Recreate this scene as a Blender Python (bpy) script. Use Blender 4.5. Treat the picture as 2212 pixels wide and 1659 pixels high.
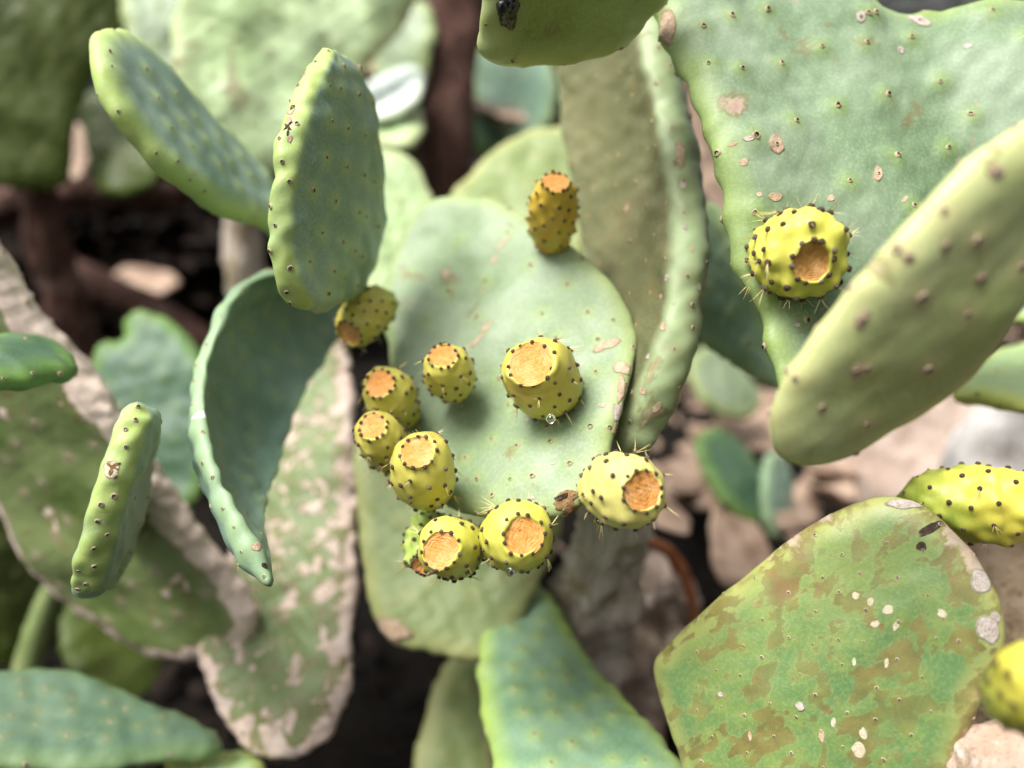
import bpy, math, random
import numpy as np
from mathutils import Vector, Matrix
from mathutils.bvhtree import BVHTree
from mathutils.geometry import delaunay_2d_cdt

for o in list(bpy.data.objects):
    bpy.data.objects.remove(o)
random.seed(11)
rng = np.random.default_rng(11)
SC = bpy.context.scene
COL = SC.collection

# ------------------------------------------------------------------ camera
IW, IH = 2212.0, 1659.0            # the picture's own units used for measuring
HFOV = math.radians(65)
F = IW / 2 / math.tan(HFOV / 2)
PITCH = math.radians(25)
CAM_LOC = Vector((0, 0, 0.80))
DS = 1.1                           # metres per measured depth unit
cam_data = bpy.data.cameras.new('camera')
cam = bpy.data.objects.new('camera', cam_data)
COL.objects.link(cam)
cam.location = CAM_LOC
cam.rotation_euler = (math.radians(90) - PITCH, 0, 0)
cam_data.sensor_width = 36
cam_data.angle = HFOV
cam_data.clip_start = 0.02
cam_data.clip_end = 200
cam_data.dof.use_dof = True
cam_data.dof.focus_distance = 0.470 * DS
cam_data.dof.aperture_fstop = 1.75
SC.camera = cam
CM = Matrix.Translation(CAM_LOC) @ Matrix.Rotation(math.radians(90) - PITCH, 4, 'X')
CR = CM.to_3x3()

# ------------------------------------------------------------------ sky and sun (bright overcast)
SUN_EL, SUN_AZ = math.radians(66), math.radians(-112)   # azimuth clockwise from +Y: behind the camera, to its left
world = bpy.data.worlds.new('World')
SC.world = world
world.use_nodes = True
wn, wl = world.node_tree.nodes, world.node_tree.links
wn.clear()
sky = wn.new('ShaderNodeTexSky')
sky.sky_type = 'NISHITA'
sky.sun_disc = False
sky.sun_elevation = SUN_EL
sky.sun_rotation = SUN_AZ
sky.dust_density = 4.0
sky.air_density = 1.0
bw = wn.new('ShaderNodeRGBToBW')
wmix = wn.new('ShaderNodeMix'); wmix.data_type = 'RGBA'
wmix.inputs[0].default_value = 0.90           # cloud layer: most of the blue is gone
bg = wn.new('ShaderNodeBackground'); bg.inputs[1].default_value = 0.08
wout = wn.new('ShaderNodeOutputWorld')
wl.new(sky.outputs[0], bw.inputs[0]); wl.new(sky.outputs[0], wmix.inputs[6]); wl.new(bw.outputs[0], wmix.inputs[7])
wl.new(wmix.outputs[2], bg.inputs[0]); wl.new(bg.outputs[0], wout.inputs[0])
sl = bpy.data.lights.new('sun', 'SUN')
sl.energy = 1.5
sl.angle = math.radians(30)
sl.color = (1.0, 0.975, 0.94)
sun = bpy.data.objects.new('sun', sl)
COL.objects.link(sun)
sd = Vector((math.sin(SUN_AZ) * math.cos(SUN_EL), math.cos(SUN_AZ) * math.cos(SUN_EL), math.sin(SUN_EL)))
sun.rotation_euler = sd.to_track_quat('Z', 'Y').to_euler()
sun.location = sd * 5
SC.view_settings.view_transform = 'Standard'
SC.view_settings.look = 'None'
SC.view_settings.gamma = 1.0
SC.view_settings.exposure = 1.95
SC.render.engine = 'CYCLES'
SC.cycles.max_bounces = 6
SC.cycles.diffuse_bounces = 3
SC.cycles.transmission_bounces = 6

# ------------------------------------------------------------------ helpers
def cdir(u, v):
    return Vector(((u - IW / 2) / F, -(v - IH / 2) / F, -1.0))
def P(u, v, d):
    return CM @ (cdir(u, v) * (d * DS))
def mpp(d):
    return d * DS / F                       # metres per picture unit at depth d
def tag(o, label=None, cat=None, group=None, kind=None):
    if label: o['label'] = label
    if cat: o['category'] = cat
    if group: o['group'] = group
    if kind: o['kind'] = kind
    return o
def link(name, me, mats=(), parent=None, mw=None):
    o = bpy.data.objects.new(name, me)
    COL.objects.link(o)
    for m in mats:
        if m.name not in [x.name for x in me.materials if x]:
            me.materials.append(m)
    if parent is not None:
        o.parent = parent
    if mw is not None:
        o.matrix_basis = mw
    return o
def mesh(name, verts, faces, smooth=True):
    me = bpy.data.meshes.new(name)
    me.from_pydata([tuple(v) for v in verts], [], [tuple(f) for f in faces])
    if smooth:
        me.polygons.foreach_set('use_smooth', [True] * len(me.polygons))
    me.update()
    return me
def fattr(me, name, vals):
    a = me.attributes.new(name, 'FLOAT', 'POINT')
    a.data.foreach_set('value', np.asarray(vals, dtype=np.float32))
def empty(name, loc):
    o = bpy.data.objects.new(name, None)
    o.empty_display_size = 0.02
    COL.objects.link(o)
    o.location = loc
    return o
class Wave:
    """smooth pseudo noise made of sine waves"""
    def __init__(s, seed, freq, n=10):
        r = np.random.default_rng(seed)
        d = r.normal(size=(n, 3)); d /= np.linalg.norm(d, axis=1)[:, None]
        s.k = d * (freq * 2 * math.pi * r.uniform(.55, 1.6, n))[:, None]
        s.p = r.uniform(0, 6.283, n); s.n = n
    def __call__(s, pts):
        return np.sin(np.asarray(pts) @ s.k.T + s.p).sum(1) / math.sqrt(s.n / 2.0)
def catmull(pts, n, closed):
    pts = np.asarray(pts, float); m = len(pts)
    segs = m if closed else m - 1
    out = []
    for i in range(segs):
        if closed:
            p0, p1, p2, p3 = pts[(i - 1) % m], pts[i], pts[(i + 1) % m], pts[(i + 2) % m]
        else:
            p1, p2 = pts[i], pts[i + 1]
            p0 = pts[i - 1] if i else 2 * p1 - p2
            p3 = pts[i + 2] if i + 2 < m else 2 * p2 - p1
        t = np.linspace(0, 1, 24, endpoint=False)[:, None]
        out.append(0.5 * (2 * p1 + (p2 - p0) * t + (2 * p0 - 5 * p1 + 4 * p2 - p3) * t ** 2 + (3 * p1 - p0 - 3 * p2 + p3) * t ** 3))
    out = np.vstack(out + ([pts[:1]] if closed else [pts[-1:]]))
    L = np.r_[0, np.cumsum(np.linalg.norm(np.diff(out, axis=0), axis=1))]
    s = np.linspace(0, L[-1], n, endpoint=not closed)
    return np.stack([np.interp(s, L, out[:, k]) for k in range(out.shape[1])], 1)

# ------------------------------------------------------------------ materials
class NT:
    def __init__(s, name):
        s.m = bpy.data.materials.new(name); s.m.use_nodes = True
        s.n, s.l = s.m.node_tree.nodes, s.m.node_tree.links
        s.n.clear()
        s.b = s.n.new('ShaderNodeBsdfPrincipled')
        o = s.n.new('ShaderNodeOutputMaterial')
        s.l.new(s.b.outputs[0], o.inputs[0])
        s._c = None
    def val(s, sock, v):
        if hasattr(v, 'links') or hasattr(v, 'is_output'):
            s.l.new(v, sock)
        elif isinstance(v, (tuple, list)) and len(v) == 3 and sock.type == 'RGBA':
            sock.default_value = (*v, 1)
        else:
            sock.default_value = v
    def co(s):
        if s._c is None:
            t = s.n.new('ShaderNodeTexCoord'); oi = s.n.new('ShaderNodeObjectInfo')
            mu = s.n.new('ShaderNodeMath'); mu.operation = 'MULTIPLY'; mu.inputs[1].default_value = 7.3
            s.l.new(oi.outputs['Random'], mu.inputs[0])
            ad = s.n.new('ShaderNodeVectorMath'); ad.operation = 'ADD'
            s.l.new(t.outputs['Object'], ad.inputs[0]); s.l.new(mu.outputs[0], ad.inputs[1])
            s._c = ad.outputs[0]
        return s._c
    def scaled(s, sc):
        m = s.n.new('ShaderNodeVectorMath'); m.operation = 'MULTIPLY'
        s.l.new(s.co(), m.inputs[0]); m.inputs[1].default_value = sc
        return m.outputs[0]
    def noise(s, scale, detail=3, rough=.55, dist=0, vec=None):
        t = s.n.new('ShaderNodeTexNoise')
        s.l.new(vec if vec is not None else s.co(), t.inputs['Vector'])
        t.inputs['Scale'].default_value = scale; t.inputs['Detail'].default_value = detail
        t.inputs['Roughness'].default_value = rough; t.inputs['Distortion'].default_value = dist
        return t.outputs[0]
    def vor(s, scale, out='Distance', vec=None, feature='F1', rand=1.0):
        t = s.n.new('ShaderNodeTexVoronoi'); t.feature = feature
        s.l.new(vec if vec is not None else s.co(), t.inputs['Vector'])
        t.inputs['Scale'].default_value = scale; t.inputs['Randomness'].default_value = rand
        return t.outputs[out]
    def ramp(s, x, a, b, lo=0., hi=1.):
        t = s.n.new('ShaderNodeMapRange'); t.interpolation_type = 'SMOOTHSTEP'
        s.l.new(x, t.inputs[0])
        for i, v in enumerate((a, b, lo, hi)): t.inputs[i + 1].default_value = v
        return t.outputs[0]
    def mix(s, f, a, b, mode='MIX'):
        t = s.n.new('ShaderNodeMix'); t.data_type = 'RGBA'; t.blend_type = mode
        s.val(t.inputs[0], f); s.val(t.inputs[6], a); s.val(t.inputs[7], b)
        return t.outputs[2]
    def math(s, op, a, b=0., c=0.):
        t = s.n.new('ShaderNodeMath'); t.operation = op
        s.val(t.inputs[0], a); s.val(t.inputs[1], b); s.val(t.inputs[2], c)
        return t.outputs[0]
    def attr(s, name):
        t = s.n.new('ShaderNodeAttribute'); t.attribute_name = name
        return t.outputs['Fac']
    def bump(s, h, strength, dist, prev=None):
        t = s.n.new('ShaderNodeBump'); t.inputs['Strength'].default_value = strength
        t.inputs['Distance'].default_value = dist; s.l.new(h, t.inputs['Height'])
        if prev is not None: s.l.new(prev, t.inputs['Normal'])
        return t.outputs[0]
    def done(s, col, rough=.5, spec=.4, sss=0, ssr=(.004, .004, .001), nrm=None):
        s.val(s.b.inputs['Base Color'], col); s.val(s.b.inputs['Roughness'], rough)
        s.b.inputs['Specular IOR Level'].default_value = spec
        if sss:
            s.b.inputs['Subsurface Weight'].default_value = sss
            s.b.inputs['Subsurface Radius'].default_value = ssr
            s.b.inputs['Subsurface Scale'].default_value = 1.0
        if nrm is not None: s.l.new(nrm, s.b.inputs['Normal'])
        return s.m

def pad_mat(name, face, bloom, rim, halo=None, scab=0.0, scabs=14., scab_col=(.42, .30, .22), rimscab=0.0,
            blotch=0.0, blotch_col=(.24, .17, .05), gloss=.5, stretch=(1, 1, 1)):
    t = NT(name)
    halo = halo or rim
    big = t.noise(9, 3, .55); mid = t.noise(38, 4, .6); fine = t.noise(420, 2, .6)
    c = t.mix(t.ramp(big, .36, .66), face, bloom)
    c = t.mix(t.ramp(mid, .45, .8, 0, .35), c, tuple(x * .72 for x in face))
    c = t.mix(t.math('MULTIPLY', t.attr('rim'), t.ramp(t.noise(22, 3), .25, .55, .55, 1.)), c, rim)
    c = t.mix(t.math('MULTIPLY', t.attr('mound'), .62), c, halo)
    # powdery wax rubbed off in a grain, pale pin-prick stomata
    c = t.mix(t.ramp(fine, .40, .72, 0, .22), c, tuple(min(1, x * 1.5 + .04) for x in bloom))
    pin = t.ramp(t.vor(330), .16, .05, 0, 1)
    c = t.mix(t.math('MULTIPLY', pin, t.ramp(mid, .5, .65, 0, .45)), c, (.50, .52, .38))
    rust = t.math('MULTIPLY', t.ramp(t.noise(75, 3, .6, 1.0), .66, .72), t.ramp(t.noise(13, 2), .5, .62))
    c = t.mix(t.math('MULTIPLY', rust, .55), c, (.36, .22, .12))
    rough = gloss
    h = t.math('ADD', t.math('MULTIPLY', t.noise(900, 2, .5), .5), mid)
    if blotch > 0:
        v = t.scaled(stretch)
        n1 = t.noise(31, 5, .55, .5, vec=v); n2 = t.noise(74, 3, .5, .4, vec=v)
        b = t.math('ADD', t.math('MULTIPLY', n1, .65), t.math('MULTIPLY', n2, .35))
        edge0 = .60 - .12 * blotch
        m = t.ramp(b, edge0 - .006, edge0 + .034)
        rimline = t.math('SUBTRACT', t.ramp(b, edge0 - .03, edge0 + .004), m)
        c = t.mix(t.math('MULTIPLY', rimline, .18), c, (.33, .31, .10))
        bc = t.mix(t.ramp(t.noise(60, 4, .6), .35, .7), blotch_col, tuple(x * .62 for x in blotch_col))
        c = t.mix(t.math('MULTIPLY', m, t.ramp(t.noise(19, 3), .3, .65, .45, .9)), c, bc)
        spot = t.ramp(t.math('ADD', t.vor(62, vec=v), t.math('MULTIPLY', t.noise(90, 2), .25)), .36, .26)
        c = t.mix(t.math('MULTIPLY', spot, t.ramp(t.noise(15, 2), .42, .6, 0, .6)), c, bc)
        red = t.math('MULTIPLY', m, t.ramp(t.noise(26, 3, .5, .3), .58, .66))
        c = t.mix(t.math('MULTIPLY', red, .5), c, (.19, .085, .035))
    if scab > 0 or rimscab > 0:
        n = t.noise(scabs, 5, .62, .5)
        ed = .68 - .22 * scab
        if rimscab > 0:
            n = t.math('ADD', n, t.math('MULTIPLY', t.attr('rim'), rimscab))
        n = t.math('ADD', n, t.math('MULTIPLY', t.ramp(t.math('ADD', t.vor(scabs * 1.5), t.math('MULTIPLY', t.noise(scabs * 4, 2), .3)), .55, .25), .22 * min(1., scab * 1.6)))
        m = t.ramp(n, ed, ed + .05)
        sc = t.mix(t.ramp(t.noise(70, 4, .65), .3, .7), scab_col, tuple(x * .62 for x in scab_col))
        sc = t.mix(t.ramp(t.noise(30, 3), .5, .7, 0, .8), sc, (.55, .46, .40))
        brown = t.math('SUBTRACT', t.ramp(n, ed - .06, ed), m)
        c = t.mix(t.math('MULTIPLY', brown, .6), c, (.17, .12, .045))
        c = t.mix(m, c, sc)
        h = t.math('ADD', h, t.math('MULTIPLY', m, t.noise(160, 3, .6)))
        rough = t.math('ADD', t.math('MULTIPLY', m, .3), gloss)
    nb = t.bump(h, .35, .0009)
    return t.done(c, rough, .34, 0, nrm=nb)

M = {}
M['glaucous'] = pad_mat('glaucous_skin', (.160, .222, .115), (.245, .302, .195), (.27, .33, .13), halo=(.22, .30, .09), scab=.05, scabs=26)
M['grey'] = pad_mat('grey_green_skin', (.130, .195, .100), (.215, .275, .180), (.23, .31, .10), halo=(.17, .25, .03), scab=.03, scabs=22)
M['blue'] = pad_mat('blue_green_skin', (.110, .195, .140), (.175, .265, .205), (.25, .36, .20), halo=(.23, .32, .15))
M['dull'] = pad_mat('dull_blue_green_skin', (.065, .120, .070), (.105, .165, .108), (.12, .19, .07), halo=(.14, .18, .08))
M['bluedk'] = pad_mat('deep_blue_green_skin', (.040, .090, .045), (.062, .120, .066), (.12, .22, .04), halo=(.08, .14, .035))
M['young'] = pad_mat('young_pad_skin', (.150, .240, .165), (.225, .315, .240), (.36, .46, .12), halo=(.33, .42, .12))
M['yellowrim'] = pad_mat('bright_skin', (.120, .225, .120), (.200, .310, .195), (.29, .40, .08), halo=(.30, .39, .09))
M['lime'] = pad_mat('light_lime_skin', (.300, .450, .180), (.430, .560, .260), (.56, .60, .12), halo=(.50, .56, .12))
M['mint'] = pad_mat('mint_skin', (.210, .340, .230), (.320, .450, .330), (.33, .44, .17), halo=(.36, .45, .18))
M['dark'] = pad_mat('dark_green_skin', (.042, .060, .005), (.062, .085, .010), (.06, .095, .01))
M['olive'] = pad_mat('olive_skin', (.150, .200, .065), (.225, .275, .115), (.32, .33, .13), scab=.1, scabs=18)
M['near'] = pad_mat('warm_green_skin', (.285, .335, .105), (.385, .420, .205), (.50, .53, .23), halo=(.44, .36, .16), scab=.0, scabs=18, rimscab=.05)
M['old'] = pad_mat('old_corky_skin', (.110, .155, .050), (.165, .210, .085), (.24, .22, .12), scab=.48, scabs=46, rimscab=.18, scab_col=(.62, .48, .40))
M['oldleft'] = pad_mat('old_green_skin', (.100, .150, .035), (.170, .215, .080), (.40, .32, .24), scab=.20, scabs=22, rimscab=.40, scab_col=(.78, .62, .52))
M['pale'] = pad_mat('pale_skin', (.310, .420, .190), (.420, .530, .300), (.40, .46, .22), scab=.10, scabs=12)
M['white'] = pad_mat('highlight_white_skin', (.56, .64, .58), (.68, .74, .68), (.60, .68, .52))  # whitish tone stands in for bright highlights on a distant pad
M['hang'] = pad_mat('glossy_green_skin', (.140, .200, .035), (.220, .285, .080), (.40, .46, .20), halo=(.27, .32, .08), scab=.05, scabs=22, gloss=.34)
M['shade'] = pad_mat('brown_shaded_skin', (.100, .105, .045), (.155, .150, .072), (.29, .37, .19), halo=(.15, .14, .05), scab=.08, scabs=20, scab_col=(.30, .17, .08))  # brown scarred skin; the shade on the face is partly in this colour
M['blotched'] = pad_mat('blotched_skin', (.085, .165, .058), (.165, .230, .062), (.34, .34, .11), halo=(.18, .23, .05), blotch=.76,
                        blotch_col=(.190, .155, .046), rimscab=.13, scab_col=(.42, .32, .22), scab=.0, gloss=.42, stretch=(1.0, 1.6, 1))
M['deadpad'] = pad_mat('dead_pad_skin', (.210, .150, .115), (.36, .28, .23), (.34, .26, .21), scab=.6, scabs=30, scab_col=(.56, .45, .37), gloss=.85)

def cork_mat(name, a, b, dark):
    t = NT(name)
    n = t.noise(260, 4, .65); n2 = t.noise(900, 3, .6)
    c = t.mix(t.ramp(n, .35, .65), a, b)
    c = t.mix(t.ramp(t.noise(500, 4, .7, .5), .60, .70, 0, .9), c, dark)
    ra = t.math('ADD', t.attr('radial'), t.math('MULTIPLY', t.math('SUBTRACT', t.noise(190, 3), .5), .35))
    c = t.mix(t.ramp(ra, .72, .98, 0, .75), c, tuple(x * .55 + y * .2 for x, y in zip(a, dark)))
    c = t.mix(t.math('MULTIPLY', t.ramp(ra, .70, .95), t.ramp(t.noise(420, 3, .7), .48, .56)), c, (.20, .23, .10))
    ringy = t.math('SINE', t.math('MULTIPLY', ra, 24.))
    c = t.mix(t.ramp(ringy, .55, .95, 0, .35), c, tuple(x * .5 for x in a))
    nb = t.bump(t.math('ADD', n, t.math('MULTIPLY', n2, .5)), .9, .0009)
    return t.done(c, .8, .2, 0, nrm=nb)
M['cork'] = cork_mat('corky_scar_tissue', (.38, .26, .17), (.50, .38, .27), (.17, .095, .05))
M['corkpale'] = cork_mat('pale_scar_tissue', (.44, .38, .25), (.55, .49, .36), (.32, .24, .13))
M['corkgrey'] = cork_mat('grey_scar_tissue', (.36, .30, .25), (.50, .44, .39), (.15, .11, .085))
M['corkbrown'] = cork_mat('brown_rot', (.16, .085, .035), (.30, .17, .07), (.03, .018, .012))
M['corkblack'] = cork_mat('black_scab', (.035, .022, .016), (.07, .045, .03), (.015, .01, .008))

def areole_mats():
    t = NT('areole_felt'); c = t.mix(t.ramp(t.noise(1400, 3, .7), .35, .65), (.020, .014, .010), (.11, .075, .055))
    M['felt'] = t.done(c, .95, .1, nrm=t.bump(t.noise(2200, 2, .7), 1., .0006))
    t = NT('areole_collar'); c = t.mix(t.ramp(t.noise(900, 3, .7), .35, .65), (.26, .19, .12), (.46, .38, .28))
    M['collar'] = t.done(c, .85, .2)
    t = NT('areole_bead'); c = t.mix(t.ramp(t.noise(1700, 3, .7), .36, .64), (.032, .021, .016), (.20, .135, .10))
    M['bead'] = t.done(c, .95, .1, nrm=t.bump(t.noise(2600, 2, .7), 1., .0006))
    t = NT('areole_bead_grey'); c = t.mix(t.ramp(t.noise(1700, 3, .7), .40, .62), (.075, .050, .038), (.36, .28, .22))
    M['beadgrey'] = t.done(c, .95, .1, nrm=t.bump(t.noise(2600, 2, .7), 1., .0006))
    t = NT('straw_spine'); M['spine'] = t.done((.62, .50, .23), .45, .4)
areole_mats()

def fruit_mat(name, top, base, blush, amount, sweep=(.05, .62)):
    t = NT(name)
    a = t.attr('along')
    n = t.noise(55, 3, .55)
    c = t.mix(t.ramp(t.math('ADD', a, t.math('MULTIPLY', t.math('SUBTRACT', n, .5), .7)), sweep[0], sweep[1]), base, top)
    c = t.mix(t.ramp(t.noise(28, 3, .5), .52, .74, 0, amount), c, blush)
    oi = t.n.new('ShaderNodeObjectInfo')
    c = t.mix(t.math('MULTIPLY', oi.outputs['Random'], .32), c, tuple(.5 * (p + q) * .82 for p, q in zip(base, blush)))
    c = t.mix(t.ramp(t.noise(500, 2), .5, .8, 0, .22), c, tuple(min(1, x * 1.25 + .05) for x in top))
    c = t.mix(t.ramp(t.vor(700), .12, .04, 0, .35), c, (.66, .66, .30))
    c = t.mix(t.math('MULTIPLY', t.attr('mound'), .25), c, tuple(min(1, x * 1.12 + .02) for x in top))
    c = t.mix(t.math('MULTIPLY', t.ramp(t.noise(900, 3, .7), .68, .73), .55), c, (.26, .17, .05))
    nb = t.bump(t.noise(700, 2), .12, .0006)
    return t.done(c, t.ramp(t.noise(120, 3), .3, .7, .38, .55), .42, .14, (.007, .006, .0012), nb)
M['fruit'] = fruit_mat('yellow_fruit_skin', (.50, .455, .085), (.33, .355, .055), (.40, .265, .065), .65)
M['fruitlime'] = fruit_mat('lime_fruit_skin', (.56, .535, .085), (.29, .36, .05), (.46, .39, .07), .4)
M['fruitpale'] = fruit_mat('pale_yellow_fruit_skin', (.62, .57, .17), (.50, .49, .12), (.55, .43, .13), .4)
M['fruitlong'] = fruit_mat('green_stalked_fruit_skin', (.60, .53, .07), (.27, .36, .05), (.55, .46, .06), .4, (.30, .85))
M['fruitgreen'] = fruit_mat('green_fruit_skin', (.28, .36, .08), (.19, .28, .05), (.30, .32, .07), .3)
M['fruitorange'] = fruit_mat('orange_fruit_skin', (.50, .34, .04), (.42, .40, .05), (.46, .20, .03), .95)
M['fruitdull'] = fruit_mat('dull_green_yellow_fruit_skin', (.40, .36, .06), (.34, .38, .06), (.42, .24, .05), .8)

def crater_mat(name, a, b, d):
    t = NT(name)
    n = t.noise(330, 5, .65, .4)
    c = t.mix(t.ramp(n, .35, .66), a, b)
    c = t.mix(t.math('MULTIPLY', t.ramp(t.attr('groove'), .25, .95, 0, .6), t.ramp(t.noise(140, 3), .3, .6, .3, 1)), c, d)
    c = t.mix(t.ramp(t.noise(95, 4, .6), .45, .68, 0, .7), c, (.60, .36, .15))
    c = t.mix(t.ramp(t.noise(210, 4, .65), .62, .74, 0, .5), c, (.30, .13, .05))
    nb = t.bump(t.noise(1100, 3, .6), .5, .0006)
    return t.done(c, .7, .2, .05, (.004, .002, .001), nb)
M['crater'] = crater_mat('orange_scar_disc', (.56, .235, .05), (.64, .32, .095), (.34, .12, .022))
M['craterbrown'] = crater_mat('brown_scar_disc', (.38, .18, .045), (.50, .27, .09), (.22, .09, .02))

def rock_mat(name, a, b, c3, scale=20, grit=1.0):
    t = NT(name)
    n = t.noise(scale, 6, .65); v = t.vor(scale * 7); g = t.noise(scale * 22, 3, .7)
    c = t.mix(t.ramp(n, .35, .62), a, b)
    c = t.mix(t.ramp(t.noise(scale * 2.6, 4, .7), .55, .68, 0, .8), c, c3)
    c = t.mix(t.ramp(g, .56, .68, 0, .75), c, tuple(x * .25 for x in a))
    h = t.math('ADD', t.math('MULTIPLY', v, .7), t.math('ADD', n, t.math('MULTIPLY', g, .5)))
    return t.done(c, .92, .15, nrm=t.bump(h, .9 * grit, .006))
M['soil'] = rock_mat('shade_black_soil', (.004, .003, .002), (.008, .006, .004), (.016, .011, .008), 9)  # near-black tone puts the deep shade of the gaps into the soil
M['rock'] = rock_mat('tan_sandstone', (.40, .285, .205), (.50, .37, .29), (.58, .48, .41), 26, .5)
M['dirt'] = rock_mat('crumbly_dirt', (.27, .19, .12), (.40, .295, .20), (.17, .11, .07), 34)
M['pinkrock'] = rock_mat('pinkish_stone', (.34, .25, .20), (.47, .37, .31), (.22, .16, .12), 18, .8)
M['whitestone'] = rock_mat('whitish_stone', (.48, .45, .42), (.56, .55, .54), (.36, .31, .28), 18, .6)

def bark_mat(name, a, b, c3, st=(1, 1, .12)):
    t = NT(name)
    v = t.scaled(st)
    n = t.noise(60, 5, .65, .3, vec=v); f = t.noise(210, 4, .65, vec=v)
    c = t.mix(t.ramp(n, .35, .65), a, b)
    c = t.mix(t.ramp(t.noise(16, 4, .6), .52, .68, 0, .85), c, c3)
    h = t.math('ADD', n, t.math('MULTIPLY', f, .6))
    return t.done(c, .88, .18, nrm=t.bump(h, 1.0, .010))
M['bark'] = bark_mat('brown_bark', (.050, .022, .016), (.105, .055, .040), (.15, .095, .075))
M['barkgrey'] = bark_mat('grey_woody_stem', (.42, .34, .27), (.64, .57, .48), (.26, .20, .09))
M['twig'] = bark_mat('rusty_twig', (.24, .075, .03), (.36, .14, .06), (.18, .08, .05))
t = NT('dry_leaf'); oi = t.n.new('ShaderNodeObjectInfo')
M['dry'] = t.done(t.mix(t.ramp(t.noise(26, 4), .35, .65), (.22, .145, .10), (.42, .30, .22)), .7, .3)
t = NT('litter_leaf'); M['litter'] = t.done(t.mix(t.ramp(t.noise(14, 3), .35, .65), (.006, .004, .003), (.018, .012, .009)), .85, .1)  # tone lowered so sunlit litter in the gaps looks shaded
t = NT('bush_leaf'); M['leaf'] = t.done(t.mix(t.ramp(t.noise(3, 3), .35, .65), (.020, .040, .012), (.055, .085, .030)), .5, .4)
t = NT('water'); t.b.inputs['Transmission Weight'].default_value = 1.0; t.b.inputs['IOR'].default_value = 1.333
M['water'] = t.done((1, 1, 1), .0, .5)
t = NT('black_resin'); M['resin'] = t.done(t.mix(t.ramp(t.noise(300, 3), .55, .7), (.010, .010, .012), (.12, .06, .02)), .12, .6, nrm=t.bump(t.noise(350, 3), .6, .002))
t = NT('white_residue'); M['residue'] = t.done((.74, .76, .72), .6, .3)

# ------------------------------------------------------------------ shared small meshes
def areole_mesh(seed):
    r = random.Random(seed)
    prof = [(0.0, -.25), (.42, -.10), (.62, .34), (.86, .22), (1.12, -.30)]
    n = 9; vs = [(0, 0, prof[0][1])]; fs = []; mi = []
    for k, (rad, z) in enumerate(prof[1:]):
        for i in range(n):
            a = 6.2832 * i / n; rr = rad * (1 + r.uniform(-.16, .16))
            vs.append((rr * math.cos(a), rr * math.sin(a) * .95, z + r.uniform(-.09, .09)))
    for i in range(n):
        fs.append((0, 1 + i, 1 + (i + 1) % n)); mi.append(0)
    for k in range(3):
        for i in range(n):
            a, b = 1 + k * n + i, 1 + k * n + (i + 1) % n
            fs.append((a, a + n, b + n, b)); mi.append(0 if k == 0 else 1)
    me = mesh('areole', vs, fs); me.materials.append(M['felt']); me.materials.append(M['collar'])
    me.polygons.foreach_set('material_index', mi)
    return me
AREOLES = [areole_mesh(s) for s in range(6)]
def bead_mesh(seed, mat):
    r = random.Random(seed); n = 9; vs = []; fs = []
    prof = [(.72, -.35), (1.0, .12), (.88, .55), (.5, .85)]
    for rad, z in prof:
        for i in range(n):
            a = 6.2832 * i / n; q = 1 + r.uniform(-.17, .17)
            vs.append((rad * q * math.cos(a), rad * q * math.sin(a), z * (1 + r.uniform(-.15, .15))))
    vs.append((r.uniform(-.1, .1), r.uniform(-.1, .1), .95))
    for k in range(3):
        for i in range(n):
            a, b = k * n + i, k * n + (i + 1) % n
            fs.append((a, b, b + n, a + n))
    for i in range(n):
        fs.append((3 * n + i, 3 * n + (i + 1) % n, 4 * n))
    # short fuzz standing out of the felt
    for i in range(7):
        a = r.uniform(0, 6.28); e = r.uniform(.1, 1.2)
        d = Vector((math.cos(a) * math.cos(e), math.sin(a) * math.cos(e), math.sin(e)))
        s = d.orthogonal().normalized() * .10; b = len(vs)
        q = d.cross(s).normalized() * .10
        vs += [tuple(d * .8 + s), tuple(d * .8 - s * .5 + q), tuple(d * .8 - s * .5 - q), tuple(d * r.uniform(1.15, 1.5))]
        fs += [(b, b + 1, b + 3), (b + 1, b + 2, b + 3), (b + 2, b, b + 3)]
    me = mesh('areole', vs, fs); me.materials.append(mat)
    return me
BEADS = [bead_mesh(s, M['bead']) for s in range(5)]
BEADSG = [bead_mesh(s + 20, M['beadgrey']) for s in range(5)]
def tuft_mesh(seed, n, spread):
    r = random.Random(seed); vs = []; fs = []
    for _ in range(n):
        L = r.uniform(.55, 1.0)
        d = Vector((r.uniform(-1, 1) * spread, r.uniform(-1, 1) * spread, 1)).normalized()
        s = d.orthogonal().normalized(); q = d.cross(s)
        cur = (s * r.uniform(-1, 1) + q * r.uniform(-1, 1)) * .10
        b = len(vs); rad = .017
        for k, (h, w) in enumerate(((0, 1), (.5, .75), (1, .12))):
            c = d * (h * L) + cur * (h * h)
            for j in range(3):
                a = 2.094 * j
                vs.append(tuple(c + (s * math.cos(a) + q * math.sin(a)) * rad * w))
        for k in range(2):
            for j in range(3):
                a0, a1 = b + k * 3 + j, b + k * 3 + (j + 1) % 3
                fs.append((a0, a1, a1 + 3, a0 + 3))
    me = mesh('spine_tuft', vs, fs, False); me.materials.append(M['spine'])
    return me
TUFTS = [tuft_mesh(1, 1, .3), tuft_mesh(2, 2, .35), tuft_mesh(3, 2, .5), tuft_mesh(4, 3, .5), tuft_mesh(5, 4, .7), tuft_mesh(6, 5, .8)]

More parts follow.
